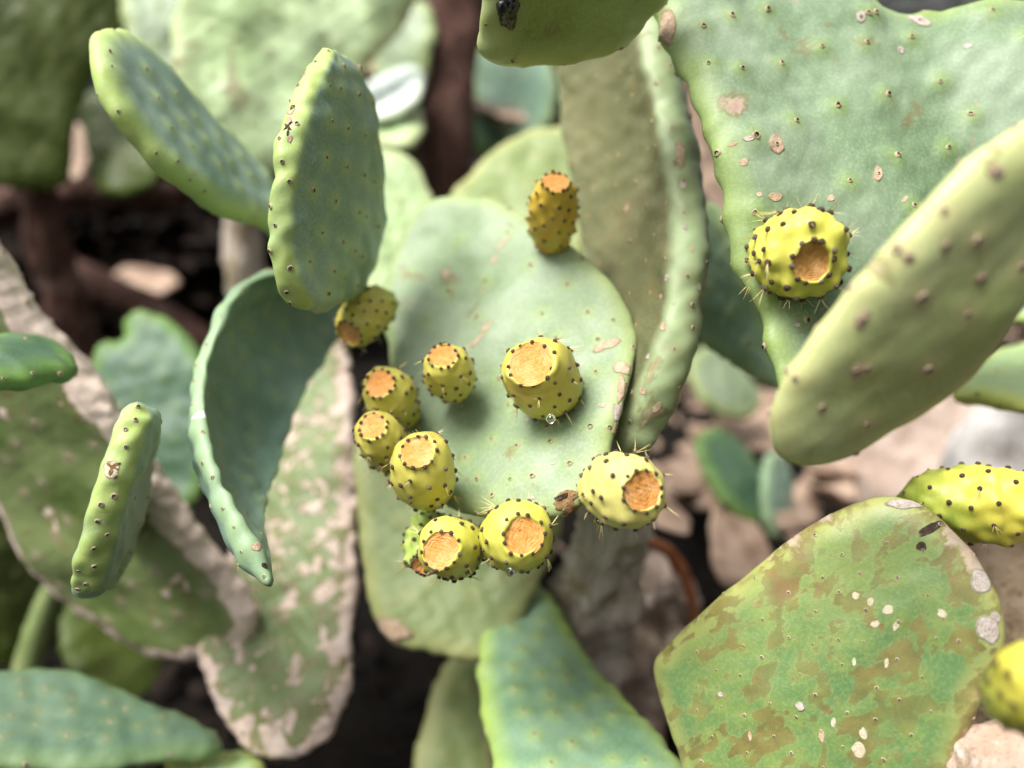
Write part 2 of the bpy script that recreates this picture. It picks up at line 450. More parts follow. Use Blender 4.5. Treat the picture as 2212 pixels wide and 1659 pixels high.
def basis(n, spin=0., xhint=None):
    z = Vector(n).normalized()
    x = (Vector(xhint) if xhint is not None else z.orthogonal())
    x = (x - z * x.dot(z))
    x = x.normalized() if x.length > 1e-6 else z.orthogonal().normalized()
    y = z.cross(x)
    m = Matrix((x, y, z)).transposed()
    return m @ Matrix.Rotation(spin, 3, 'Z')
def place(o, loc, n, s, spin=0., xhint=None):
    b = basis(n, spin, xhint)
    sc = s if isinstance(s, (tuple, list)) else (s, s, s)
    o.matrix_basis = Matrix.Translation(loc) @ b.to_4x4() @ Matrix.Diagonal((*sc, 1))

# ------------------------------------------------------------------ cactus pads
PADS = {}
class Pad: pass
def finish_pad(name, label, verts, faces, nrm, rimf, cand, T, mw, mat, bump, asize, seed, group=None, wob=.0012, spines=0.0, cat='cactus pad', dents=(), rimlump=0.0):
    """verts in pad space; cand = [(pos, normal)] areole sites; raises a mound under each, then snaps the areoles to the skin"""
    r = random.Random(seed)
    verts = np.asarray(verts, float); nrm = np.asarray(nrm, float)
    mound = np.zeros(len(verts))
    if cand:
        sig = .0062
        for p, n in cand:
            d2 = ((verts - np.asarray(p)) ** 2).sum(1)
            w = np.where(d2 < (3.2 * sig) ** 2, np.exp(-d2 / (2 * sig * sig)), 0) * ((nrm @ np.asarray(n)) > 0)
            mound = np.maximum(mound, w)
    disp = bump * mound + wob * Wave(seed + 5, 22)(verts) + wob * .5 * Wave(seed + 6, 60)(verts)
    if rimlump: disp = disp + rimlump * np.asarray(rimf) * (Wave(seed + 7, 55, 16)(verts) + .7 * Wave(seed + 8, 120, 16)(verts))
    for (p, s, a) in dents:
        d2 = ((verts - np.asarray(p)) ** 2).sum(1)
        disp -= a * np.exp(-d2 / (2 * s * s))
    verts = verts + nrm * disp[:, None]
    body = mesh('skin', verts, faces)
    fattr(body, 'rim', rimf); fattr(body, 'mound', mound ** 1.5)
    root = empty(name, (0, 0, 0)); root.matrix_basis = mw
    tag(root, label, cat, group)
    sk = link('skin', body, [mat], root)
    bvh = BVHTree.FromPolygons([tuple(v) for v in verts], [tuple(f) for f in faces])
    pad = Pad(); pad.root, pad.bvh, pad.mw, pad.skin, pad.asize = root, bvh, mw, sk, asize
    PADS[name + str(len(PADS))] = pad
    for p, n in cand:
        hit = bvh.find_nearest(Vector(p))
        if hit[0] is None: continue
        put_areole(pad, hit[0], hit[1] if hit[1].dot(Vector(n)) > 0 else -hit[1], r, spines)
    return pad
def put_areole(pad, loc, n, r, spines=0.0, size=None, grey=False):
    s = (size or pad.asize) * r.uniform(.75, 1.2)
    a = link('areole', r.choice(AREOLES), (), pad.root)
    place(a, loc + n * s * .12, n, (s * r.uniform(.8, 1.1), s * r.uniform(.9, 1.3), s), r.uniform(0, 6.28))
    if r.random() < spines:
        t = link('spine_tuft', r.choice(TUFTS[:4]), (), a)
        place(t, Vector((0, 0, .1)), (r.uniform(-.8, .8), r.uniform(-.8, .8), 1), r.uniform(2.2, 4.2))

def plane_depth(p3):
    A = np.array([[1, u, v] for u, v, d in p3]); b = np.array([1 / d for _, _, d in p3])
    k = np.linalg.solve(A, b)
    return lambda u, v: 1.0 / max(1e-3, (k[0] + k[1] * u + k[2] * v))
def pad_outline(name, label, out, p3, T, mat, bend=(0, 0, 0), res=.0042, sp=.030, asize=.0016, bump=.0016, seed=1, wave=.0025, wavef=9.,
                front=True, rim=True, sites=None, spines=0.0, group=None, wob=.0009, cat='cactus pad', dents_px=(), rimsp=.024, rimlump=0.0):
    """a pad cut to an outline standing on the plane through three measured points, with real thickness, curl and mounds"""
    dep = plane_depth(p3)
    w = [P(u, v, dep(u, v)) for u, v in out]
    c = sum(w, Vector()) / len(w)
    a, b, q = (P(*x) for x in p3)
    n = (b - a).cross(q - a).normalized()
    if n.dot(CAM_LOC - c) < 0: n = -n
    arr = np.array([tuple(x - c) for x in w])
    _, _, vt = np.linalg.svd(arr)
    x = Vector(vt[0]); x = (x - n * x.dot(n)).normalized(); y = n.cross(x)
    R = Matrix((x, y, n)).transposed(); mw = Matrix.Translation(c) @ R.to_4x4(); Ri = R.transposed()
    ol = np.array([tuple(Ri @ (p - c))[:2] for p in w])
    per = np.linalg.norm(np.diff(np.vstack([ol, ol[:1]]), axis=0), axis=1).sum()
    ol = catmull(ol, max(40, int(per / res)), True)
    if (np.roll(ol[:, 0], -1) * ol[:, 1] - ol[:, 0] * np.roll(ol[:, 1], -1)).sum() > 0: ol = ol[::-1]
    tg = np.roll(ol, -1, 0) - np.roll(ol, 1, 0); tg /= np.linalg.norm(tg, axis=1)[:, None]
    inw = np.stack([-tg[:, 1], tg[:, 0]], 1)
    A, B = ol, np.roll(ol, -1, 0)
    def dist(p):
        ab = B - A; t = ((p[:, None] - A) * ab).sum(2) / np.maximum(1e-12, (ab ** 2).sum(1))
        t = np.clip(t, 0, 1); qd = p[:, None] - (A + ab * t[..., None])
        return np.sqrt((qd ** 2).sum(2).min(1))
    def inside(p):
        x0, y0 = p[:, 0:1], p[:, 1:2]
        cond = (A[:, 1] > y0) != (B[:, 1] > y0)
        xi = (B[:, 0] - A[:, 0]) * (y0 - A[:, 1]) / np.where(abs(B[:, 1] - A[:, 1]) < 1e-12, 1e-12, B[:, 1] - A[:, 1]) + A[:, 0]
        return (cond & (x0 < xi)).sum(1) % 2 == 1
    half = T / 2; ER = T * .85
    pts = [ol]
    for fr in (.035, .12, .26, .46, .72, 1.0):
        q2 = ol + inw * (ER * fr)
        d = dist(q2); ok = (d > ER * fr * .93) & inside(q2)
        pts.append(q2[ok])
    lo, hi = ol.min(0), ol.max(0)
    gx, gy = np.meshgrid(np.arange(lo[0], hi[0], res), np.arange(lo[1], hi[1], res * .866))
    gx[1::2] += res / 2
    g = np.stack([gx.ravel(), gy.ravel()], 1)
    g = g[inside(g)]
    if len(g): g = g[dist(g) > ER + res * .6]
    pts.append(g)
    allp = np.vstack(pts); no = len(ol)
    res_ = delaunay_2d_cdt([Vector(p) for p in allp], [], [list(range(no))], 1, 1e-7)
    v2 = np.array([tuple(p) for p in res_[0]]); tri = np.array([list(f) for f in res_[2]])
    d = dist(v2); d[d < 1e-5] = 0
    def hprof(d):
        s = np.clip(d / ER, 0, 1); h = half * np.sqrt(np.maximum(0, 1 - (1 - s) ** 2))
        return h * (.86 + .14 * np.clip(d / (4 * ER), 0, 1))
    h = hprof(d)
    wv = Wave(seed, wavef)
    def warp(xy):
        xx, yy = xy[:, 0], xy[:, 1]
        return bend[0] * xx * xx + bend[1] * yy * yy + bend[2] * xx * yy + wave * wv(np.c_[xy, np.zeros(len(xy))])
    wz = warp(v2)
    onb = d == 0
    nv = len(v2)
    bidx = np.full(nv, -1); cnt = nv
    back = []
    for i in range(nv):
        if onb[i]: bidx[i] = i
        else: bidx[i] = cnt; cnt += 1; back.append(i)
    V = np.vstack([np.c_[v2, wz + h], np.c_[v2[back], (wz - h)[back]]])
    # orient
    p, q_, r_ = v2[tri[0]]
    Fc = []
    for t_ in tri:
        p, q_, r_ = v2[t_]
        cr = (q_[0] - p[0]) * (r_[1] - p[1]) - (q_[1] - p[1]) * (r_[0] - p[0])
        if cr < 0: t_ = t_[::-1]
        Fc.append(tuple(int(k) for k in t_)); Fc.append(tuple(int(bidx[k]) for k in t_[::-1]))
    # vertex normals
    fa = np.array(Fc); fn = np.cross(V[fa[:, 1]] - V[fa[:, 0]], V[fa[:, 2]] - V[fa[:, 0]])
    N = np.zeros_like(V)
    for k in range(3): np.add.at(N, fa[:, k], fn)
    N /= np.maximum(1e-12, np.linalg.norm(N, axis=1))[:, None]
    dd = np.r_[d, d[back]]
    rimf = np.clip(1.15 - dd / (ER * .85), 0, 1)
    # areole sites: a slanted lattice on the faces, a looser row along the rim
    r = random.Random(seed * 7 + 1); cand = []
    def site(xy, side):
        xy = np.asarray([xy]); dd_ = dist(xy); z = warp(xy) + side * hprof(dd_)
        cand.append(((xy[0, 0], xy[0, 1], z[0]), (0, 0, side)))
    if front:
        lat = []
        ny = int((hi[1] - lo[1]) / sp) + 2; nx = int((hi[0] - lo[0]) / (sp * 1.05)) + 2
        for j in range(-1, ny):
            for i in range(-1, nx):
                lat.append((lo[0] + (i + .5 * (j % 2) + .22 * j) * sp * 1.05 + r.gauss(0, sp * .13) - .15 * sp * ny * .5,
                            lo[1] + j * sp * .8 + r.gauss(0, sp * .13)))
        lat = np.array(lat)
        ok = inside(lat); lat = lat[ok]
        if len(lat):
            lat = lat[dist(lat) > ER * 1.05]
        for xy in lat:
            if sites is None: site(xy, 1)
            if r.random() < .8: site(xy + np.array([sp * .4, sp * .3]) if inside(np.array([xy + np.array([sp * .4, sp * .3])]))[0] else xy, -1)
    if rim:
        k = 0.0; step = max(1, int(rimsp / (per / no)))
        for i in range(0, no, step):
            z = r.uniform(-.8, .8) * half
            s = 1 - math.sqrt(max(0, 1 - (z / half) ** 2))
            xy = ol[i] + inw[i] * (ER * s)
            nn = Vector((-inw[i][0] * (1 - s), -inw[i][1] * (1 - s), z / half)).normalized()
            wz_ = warp(np.array([xy]))[0]
            cand.append(((xy[0], xy[1], wz_ + z), tuple(nn)))
    if sites:
        for (u, v_) in sites:
            o_, d_ = CAM_LOC, (CR @ cdir(u, v_))
            t_ = (c - o_).dot(n) / d_.dot(n); hp = Ri @ (o_ + d_ * t_ - c)
            if inside(np.array([[hp.x, hp.y]]))[0]: site((hp.x, hp.y), 1)
    dents = []
    for (u, v_, s_, a_) in dents_px:
        t_ = P(u, v_, dep(u, v_)); hp = Ri @ (t_ - c); dents.append(((hp.x, hp.y, half), s_, a_))
    pad = finish_pad(name, label, V, Fc, N, rimf, cand, T, mw, mat, bump, asize, seed, group, wob, spines, cat, dents, rimlump)
    pad.depth = dep
    return pad

def pad_loft(name, label, A, B, T, mat, camber=0.0, seed=1, sp=.028, asize=.0015, bump=.0018, flip=False, nt=110, ns=34, wob=.001,
             spines=0.0, rimsp=.02, rows=(-.55, 0, .55), group=None, tend=.10):
    """a pad whose two long edges run along the measured rails A and B"""
    a = catmull([tuple(P(*x)) for x in A], nt, False); b = catmull([tuple(P(*x)) for x in B], nt, False)
    c = (a.mean(0) + b.mean(0)) / 2
    a -= c; b -= c
    mid = (a + b) / 2; tg = np.gradient(mid, axis=0); tg /= np.linalg.norm(tg, axis=1)[:, None]
    wd = b - a; wl_ = np.linalg.norm(wd, axis=1)
    wn_ = wd / np.maximum(1e-9, wl_)[:, None]
    # ends: keep the width direction of the nearest well-formed section
    okw = np.where(wl_ > wl_.max() * .25)[0]
    for i in range(nt):
        j = okw[np.argmin(abs(okw - i))]; wn_[i] = wn_[j]
    nn = np.cross(tg, wn_); nn /= np.linalg.norm(nn, axis=1)[:, None]
    ref = np.array(tuple(CAM_LOC)) - c
    if (nn @ ref).mean() < 0: nn = -nn
    if flip: nn = -nn
    t = np.linspace(0, 1, nt)
    ends = np.minimum(t, 1 - t) / tend
    ends = np.sqrt(np.clip(1 - (1 - np.clip(ends, 0, 1)) ** 2, 0, 1))
    half = np.minimum(T / 2, .5 * np.maximum(wl_, T * .9)) * np.maximum(.03, ends)
    V = []; rimf = []; N = []
    def point(i, s, side):
        w = wl_[i] / 2; hw = max(w, T * .45 * ends[i])
        ER = min(hw, T * .55)
        e = (1 - abs(s)) * hw
        k = np.clip(e / ER, 0, 1)
        h = half[i] * max(0, 1 - (1 - k) ** 2.6) ** .5
        cam_ = camber * wl_[i] * (1 - s * s)
        return mid[i] + wn_[i] * (s * hw) + nn[i] * (cam_ + side * h), e, ER
    ths = np.linspace(0, 2 * math.pi, ns * 2, endpoint=False)
    for i in range(nt):
        for th in ths:
            s = -math.cos(th); s = math.copysign(abs(s) ** .8, s)
            side = 1 if th <= math.pi else -1
            p, e, ER = point(i, s, side)
            V.append(p); rimf.append(min(1, max(0, 1.2 - e / (ER * .62)) * 1.4))
    V = np.array(V); m = ns * 2; Fc = []
    for i in range(nt - 1):
        for j in range(m):
            j2 = (j + 1) % m
            Fc.append((i * m + j, i * m + j2, (i + 1) * m + j2, (i + 1) * m + j))
    Fc.append(tuple(range(m))[::-1]); Fc.append(tuple((nt - 1) * m + j for j in range(m)))
    # consistent outward facing
    f0 = Fc[(nt // 2) * m + m // 4]
    nrm0 = np.cross(V[f0[1]] - V[f0[0]], V[f0[3]] - V[f0[0]])
    if nrm0 @ nn[nt // 2] < 0: Fc = [f[::-1] for f in Fc]
    fa = np.array([f for f in Fc if len(f) == 4]); fn = np.cross(V[fa[:, 2]] - V[fa[:, 0]], V[fa[:, 3]] - V[fa[:, 1]])
    N = np.zeros_like(V)
    for k in range(4): np.add.at(N, fa[:, k], fn)
    N /= np.maximum(1e-12, np.linalg.norm(N, axis=1))[:, None]
    r = random.Random(seed * 3 + 2); cand = []
    L = np.linalg.norm(np.diff(mid, axis=0), axis=1).sum()
    nrow = max(3, int(L / (sp * .85)))
    for k in range(1, nrow):
        i = int(np.clip((k / nrow + r.uniform(-.01, .01)) * nt, 2, nt - 3))
        wi = wl_[i]
        na = max(1, int(wi / sp))
        for side in (1, -1):
            for q in range(na):
                s = -1 + 2 * (q + .5 + (.25 if k % 2 else -.25)) / na + r.gauss(0, .06)
                if abs(s) > .82: continue
                p, _, _ = point(i, s, side); cand.append((tuple(p), tuple(nn[i] * side)))
    for rail in (-1, 1):
        nr = int(L / rimsp)
        for k in range(nr):
            i = int(np.clip((k + .5 + r.uniform(-.25, .25)) / nr * nt, 1, nt - 2))
            z = r.uniform(-.75, .75)
            hw = max(wl_[i] / 2, T * .45 * ends[i]); ER = min(hw, T * .55)
            e = ER * (1 - math.sqrt(1 - z * z)); s = rail * (1 - e / hw)
            p = mid[i] + wn_[i] * (s * hw) + nn[i] * (z * half[i] + camber * wl_[i] * (1 - s * s))
            n_ = wn_[i] * rail * math.sqrt(1 - z * z) + nn[i] * z
            cand.append((tuple(p), tuple(n_)))
    mw = Matrix.Translation(Vector(c))
    return finish_pad(name, label, V, Fc, N, rimf, cand, T, mw, mat, bump, asize, seed, group, wob, spines)

def cast(pad, u, v):
    inv = pad.mw.inverted()
    o = inv @ CAM_LOC; d = (inv.to_3x3() @ (CR @ cdir(u, v))).normalized()
    h = pad.bvh.ray_cast(o, d)
    return h[0], h[1]
def scar(pad, u, v, ru, rv, rot, mat, relief=.0006, name='scar', seed=0, rag=.22, pts=34, core=None):
    """a raised flake of scar tissue that follows the skin; sizes in picture units at the pad's distance"""
    loc, n = cast(pad, u, v)
    if loc is None: return None
    inv = pad.mw.inverted().to_3x3()
    k = ((pad.mw @ loc) - CAM_LOC).length / F
    xh = inv @ (CR @ Vector((math.cos(rot), -math.sin(rot), 0)))
    b = basis(n, 0, xh)
    r = random.Random(seed * 31 + int(u) * 7 + int(v)); ph = [r.uniform(0, 6.28) for _ in range(5)]
    am = [r.uniform(.3, 1) for _ in range(5)]
    vs = []; fs = []
    def put(x, y, h):
        p = loc + b @ Vector((x, y, 0))
        hit = pad.bvh.ray_cast(p + n * .012, -n, .04)
        q = hit[0] if hit[0] is not None else pad.bvh.find_nearest(p)[0]
        vs.append(tuple(q + n * h))
    put(0, 0, relief * .75)
    rings = ((.3, relief * .7), (.55, relief * .85), (.78, relief), (.92, relief * .8), (1.0, -.0003))
    for fr, h in rings:
        for i in range(pts):
            a = 6.2832 * i / pts
            q = 1 + rag * (sum(am[j] * math.sin((j + 2) * a + ph[j]) / (1 + .45 * j) for j in range(5)) * .6 + r.uniform(-.12, .12))
            put(math.cos(a) * ru * k * fr * q, math.sin(a) * rv * k * fr * q, h * (1 + r.uniform(-.3, .3)))
    for i in range(pts): fs.append((0, 1 + i, 1 + (i + 1) % pts))
    for kk in range(len(rings) - 1):
        for i in range(pts):
            a0, a1 = 1 + kk * pts + i, 1 + kk * pts + (i + 1) % pts
            fs.append((a0, a0 + pts, a1 + pts, a1))
    me = mesh(name, vs, fs)
    fattr(me, 'radial', [0] + [fr for fr, h in rings for _ in range(pts)])
    o = link(name, me, [mat], pad.root)
    if core:
        a = link('areole', AREOLES[seed % 6], (), pad.root)
        place(a, loc + n * (relief * 1.0), n, core)
    return o

# ------------------------------------------------------------------ prickly pear fruits
def fruit(label, u, v, dbase, off, rpx, L, mat, cmat=None, seed=1, tub=.0010, nare=54, spine=.4, crater=.50, belly=.60, group='ripe fruits on the cactus',
          neck=.42, beads=None, depth_c=None, slen=7.5, bsize=.00160, crdepth=.022):
    """u,v = middle of the barrel; off = where the scar disc lies from there (picture units); dbase = depth of the stalk end"""
    r = random.Random(seed * 13 + 5)
    belly += r.uniform(-.07, .05); neck += r.uniform(-.05, .05)
    d = depth_c if depth_c else dbase
    for _ in range(4):
        lat = Vector((off[0], -off[1], 0)) * mpp(d)
        ll = min(lat.length, .499 * L * .995)
        lat = lat.normalized() * ll if lat.length > 0 else lat
        z = math.sqrt(max(0, (.5 * L) ** 2 - ll * ll))
        if depth_c is None: d = dbase - z / DS
    c = P(u, v, d)
    wv_ = (CAM_LOC - c).normalized()
    lt = CR @ Vector((lat.x, lat.y, 0)); lt = lt - wv_ * lt.dot(wv_)
    ax = (lt + wv_ * z).normalized()
    rad = rpx * mpp(d)
    base = c - ax * (L * .5)
    up = Vector((0, 0, 1))
    R = basis(ax, 0, up.cross(ax) if abs(ax.z) < .95 else Vector((1, 0, 0)))
    mw = Matrix.Translation(base) @ R.to_4x4()
    na, nt = 54, 72
    # barrel profile: (height fraction, radius fraction)
    prof = catmull([(0, 0), (0, neck * .75), (.03, neck), (.16, neck + (1 - neck) * .52), (.36, .93), (belly, 1.0), (.77, .945), (.88, .82), (.955, crater + .125), (.985, crater + .045), (.982, crater + .008), (.965, crater - .004), (.92, crater - .008)], na, False)
    prof[0] = (0, 0.002)
    V = []; al = []
    th = np.linspace(0, 2 * math.pi, nt, endpoint=False)
    for h, q in prof:
        for a in th: V.append((q * rad * math.cos(a), q * rad * math.sin(a), h * L)); al.append(h)
    V = np.array(V)
    # ragged lip: the opening is never a true circle
    rag = .055 * np.sin(2 * th + seed) + .035 * np.sin(3 * th + 2.1 * seed) + .028 * np.sin(7 * th + seed) + .02 * np.sin(11 * th + 3 * seed)
    for i, (h, q) in enumerate(prof):
        lip = np.clip((h - .93) / .05, 0, 1) if i > na * .5 else 0
        V[i * nt:(i + 1) * nt, :2] *= (1 + rag * lip)[:, None]
        V[i * nt:(i + 1) * nt, 2] += lip * L * .009 * np.sin(3 * th + seed * 1.7)
    Fc = [(i * nt + j, i * nt + (j + 1) % nt, (i + 1) * nt + (j + 1) % nt, (i + 1) * nt + j) for i in range(na - 1) for j in range(nt)]
    fa = np.array(Fc); fn = np.cross(V[fa[:, 2]] - V[fa[:, 0]], V[fa[:, 3]] - V[fa[:, 1]])
    N = np.zeros_like(V)
    for k in range(4): np.add.at(N, fa[:, k], fn)
    N /= np.maximum(1e-12, np.linalg.norm(N, axis=1))[:, None]
    # areole sites in spiral rows plus a ring of them round the scar disc
    prof_r = lambda h: np.interp(h, prof[:np.argmax(prof[:, 0]) + 1, 0], prof[:np.argmax(prof[:, 0]) + 1, 1])
    sites = []
    hs = np.linspace(.10, .90, nare)
    ang = r.uniform(0, 6.28)
    for k, h in enumerate(hs):
        ang += 2.39996
        sites.append((h + r.gauss(0, .012), ang + r.gauss(0, .07)))
    nring = 11
    for k in range(nring):
        sites.append((.985 + r.uniform(-.012, .004), 6.2832 * (k + r.uniform(-.2, .2)) / nring))
    cand = []
    for h, a in sites:
        q = prof_r(min(h, .985)) * rad
        h0, h1 = max(0, h - .02), min(.985, h + .02)
        sl = (prof_r(h1) - prof_r(h0)) * rad / max(1e-5, (h1 - h0) * L)
        n = Vector((math.cos(a), math.sin(a), -sl)).normalized()
        cand.append((Vector((q * math.cos(a), q * math.sin(a), h * L)), n, h))
    mound = np.zeros(len(V)); sig = rad * .165
    for p, n, h in cand:
        if h > .95: continue
        d2 = ((V - np.asarray(tuple(p))) ** 2).sum(1)
        mound = np.maximum(mound, np.exp(-d2 / (2 * sig * sig)) * (N @ np.asarray(tuple(n)) > .2))
    fade = np.clip((1.0 - np.array(al)) / .12, 0, 1)
    disp = tub * (mound - .25) * fade + .00055 * Wave(seed, 28)(V) + .0011 * Wave(seed + 1, 12)(V) * fade
    V = V + N * disp[:, None]
    me = mesh('skin', V, Fc); fattr(me, 'along', al); fattr(me, 'mound', mound)
    root = empty('prickly_pear_fruit', (0, 0, 0)); root.matrix_basis = mw
    tag(root, label, 'fruit', group)
    link('skin', me, [mat], root)
    # the flower scar: a sunken disc with crinkled rings
    nr, nc = 40, 72; cv = []; gv = []
    w1 = Wave(seed + 3, 130, 14); w2 = Wave(seed + 4, 330, 14); w3 = Wave(seed + 9, 55, 8)
    for i in range(nr + 1):
        f = i / nr
        for a in th:
            x, y = f * math.cos(a), f * math.sin(a)
            q = np.array([[x * rad * crater, y * rad * crater, 0]])
            wob = w3(q)[0] * .07 + w1(q)[0] * .022
            ph = (f + wob * (.4 + f)) * 9.5 + .35 * math.sin(3 * a + seed) + .3 * math.sin(7 * a + 2 * seed)
            g = .5 + .5 * math.cos(6.2832 * ph); amp = rad * .012 * min(1, f * 4) * min(1, (1.06 - f) * 5)
            g2 = (1 - g) ** 2
            zz = -crdepth * L * (1 - f ** 2.2) - .020 * L - amp * g2 * (1 + .6 * w1(q)[0]) + .00012 * w2(q)[0]
            cv.append((x * rad * (crater + .05), y * rad * (crater + .05), L + zz)); gv.append(g2)
    cf = [(i * nt + j, i * nt + (j + 1) % nt, (i + 1) * nt + (j + 1) % nt, (i + 1) * nt + j) for i in range(nr) for j in range(nt)]
    cf = [f[::-1] for f in cf]
    cf = [f[::-1] for f in cf]
    cm = mesh('flower_scar', cv, cf); fattr(cm, 'groove', gv)
    link('flower_scar', cm, [cmat or M['crater']], root)
    bvh = BVHTree.FromPolygons([tuple(x) for x in V], Fc)
    Rt = R.transposed(); down = Rt @ Vector((0, 0, -1))
    for p, n, h in cand:
        hit = bvh.find_nearest(p)
        if hit[0] is None: continue
        nn = n
        s = bsize * r.uniform(.82, 1.12) * (.9 if h > .95 else 1) * (.62 if h < .3 else 1)
        grey = r.random() < (.75 if h < .35 else .22)
        bm = (beads or (BEADSG if grey else BEADS))
        a = link('areole', r.choice(bm), (), root)
        place(a, hit[0] + nn * s * .10, nn, (s, s, s * .9), r.uniform(0, 6.28))
        if r.random() < spine and h < .95:
            tf = link('spine_tuft', r.choice(TUFTS), (), a)
            m3 = a.matrix_basis.to_3x3().inverted()
            dirv = (m3 @ (nn * .75 + down * r.uniform(.15, .9) + Vector((r.uniform(-.4, .4), r.uniform(-.4, .4), r.uniform(-.3, .3)))))
            place(tf, Vector((0, 0, .3)), dirv, slen * r.uniform(.6, 1.25))
    return root
def drop(label, u, v, d, wpx, hpx, tip=True, parent=None):
    """a hanging water drop"""
    k = mpp(d); n, m = 12, 16; vs = []; fs = []
    for i in range(n + 1):
        f = i / n
        if tip: q = math.sin(math.pi * f ** .8) ** .75 if 0 < f < 1 else 0.0; q *= (.55 + .45 * f)
        else: q = math.sin(math.pi * f)
        for j in range(m):
            a = 6.2832 * j / m
            vs.append((q * wpx / 2 * k * math.cos(a), q * wpx / 2 * k * math.sin(a), -f * hpx * k))
    for i in range(n):
        for j in range(m):
            fs.append((i * m + j, (i + 1) * m + j, (i + 1) * m + (j + 1) % m, i * m + (j + 1) % m))
    o = link('water_drop', mesh('water_drop', vs, fs), [M['water']])
    o.location = P(u, v, d)
    return tag(o, label, 'water drop', 'hanging water drops')

# ------------------------------------------------------------------ stones, stems
def blob(name, label, cat, loc, size, mat, seed, rough=.18, flat=0.0, det=5, group=None, kind=None, rot=0.0, freq=None):
    import bmesh
    bm = bmesh.new(); bmesh.ops.create_icosphere(bm, subdivisions=det, radius=1)
    co = np.array([tuple(v.co) for v in bm.verts])
    fq = freq or .45
    q = 1 + rough * Wave(seed, fq)(co) + rough * .45 * Wave(seed + 1, fq * 2.4)(co) + rough * .2 * Wave(seed + 2, fq * 7)(co) + rough * .10 * Wave(seed + 3, fq * 16)(co)
    co = co * q[:, None]
    if flat: co[:, 2] = np.where(co[:, 2] > flat, flat + (co[:, 2] - flat) * .22, co[:, 2])
    co = co * np.array(size)
    c, s = math.cos(rot), math.sin(rot)
    co = np.c_[co[:, 0] * c - co[:, 1] * s, co[:, 0] * s + co[:, 1] * c, co[:, 2]]
    for v, p in zip(bm.verts, co): v.co = p
    me = bpy.data.meshes.new(name); bm.to_mesh(me); bm.free()
    me.polygons.foreach_set('use_smooth', [True] * len(me.polygons))
    o = link(name, me, [mat]); o.location = loc
    return tag(o, label, cat, group, kind)
def tube(name, pts, rads, mat, seed=1, n=26, m=60, rough=.12, parent=None, flute=.0):
    p = catmull([tuple(x) for x in pts], m, False); rr = catmull([(x, 0) for x in rads], m, False)[:, 0]
    c = p[0].copy(); p = p - c
    tg = np.gradient(p, axis=0); tg /= np.linalg.norm(tg, axis=1)[:, None]
    x = Vector(tg[0]).orthogonal().normalized(); V = []; w = Wave(seed, 18); w2 = Wave(seed + 1, 60)
    for i in range(m):
        z = Vector(tg[i]); x = (x - z * x.dot(z)).normalized(); y = z.cross(x)
        for j in range(n):
            a = 6.2832 * j / n
            V.append(np.array(tuple(Vector(p[i]) + (x * math.cos(a) + y * math.sin(a)) * float(rr[i]) * (1 + flute * math.sin(5 * a + i * .06)))))
    V = np.array(V); ctr = np.repeat(p, n, axis=0); dv = V - ctr
    V = ctr + dv * (1 + rough * w(V) + rough * .5 * w2(V))[:, None]
    Fc = [(i * n + j, i * n + (j + 1) % n, (i + 1) * n + (j + 1) % n, (i + 1) * n + j) for i in range(m - 1) for j in range(n)]
    Fc += [tuple(range(n))[::-1], tuple((m - 1) * n + j for j in range(n))]
    o = link(name, mesh(name, V, Fc), [mat], parent)
    o.location = c
    return o
def gz(u, v):
    """where the line of sight meets the ground"""
    d = CR @ cdir(u, v); t = -CAM_LOC.z / d.z
    return CAM_LOC + d * t

# ================================================================== THE SETTING
gn = 140; gs = []
xs = np.concatenate([np.linspace(-60, -4, 24), np.linspace(-3.8, 3.8, gn), np.linspace(4, 60, 24)])
ys = np.concatenate([np.linspace(-20, -2, 10), np.linspace(-1.8, 5.5, gn), np.linspace(5.8, 90, 26)])
gx, gy = np.meshgrid(xs, ys)
gp = np.c_[gx.ravel(), gy.ravel(), np.zeros(gx.size)]
gp[:, 2] = .035 * Wave(3, .8)(gp) + .012 * Wave(4, 3)(gp) - .03
nx_ = len(xs)
gf = [(j * nx_ + i, j * nx_ + i + 1, (j + 1) * nx_ + i + 1, (j + 1) * nx_ + i) for j in range(len(ys) - 1) for i in range(nx_ - 1)]
tag(link('ground', mesh('ground', gp, gf), [M['soil']]), 'ground under the cactus thicket, blackened for its deep shade', kind='structure')
# loose litter nobody could count
lv, lf = [], []
for _ in range(5200):
    x, y = rng.uniform(-1.9, 1.9), rng.uniform(.25, 3.6)
    s = rng.uniform(.010, .034); a = rng.uniform(0, 6.28); tz = rng.uniform(0, .03)
    R_ = Matrix.Rotation(a, 3, 'Z') @ Matrix.Rotation(rng.uniform(-.7, .7), 3, 'X') @ Matrix.Rotation(rng.uniform(-.5, .5), 3, 'Y')
    b = len(lv); z0 = float(.035 * Wave(3, .8)([[x, y, 0]])[0] - .015) if _ % 8 == 0 else z0 if _ else 0
    for q in ((-1, 0, 0), (-.3, .32, .12), (.5, .28, .1), (1, 0, .0), (.5, -.28, .12), (-.3, -.32, .1)):
        p = R_ @ Vector(q) * s; lv.append((x + p.x, y + p.y, tz + p.z + .012))
    lf.append((b, b + 1, b + 2, b + 3)); lf.append((b, b + 3, b + 4, b + 5))
tag(link('leaf_litter', mesh('leaf_litter', lv, lf), [M['litter']]), 'dry brown leaf litter darkened for shade, over the blackened soil', 'litter', kind='stuff')

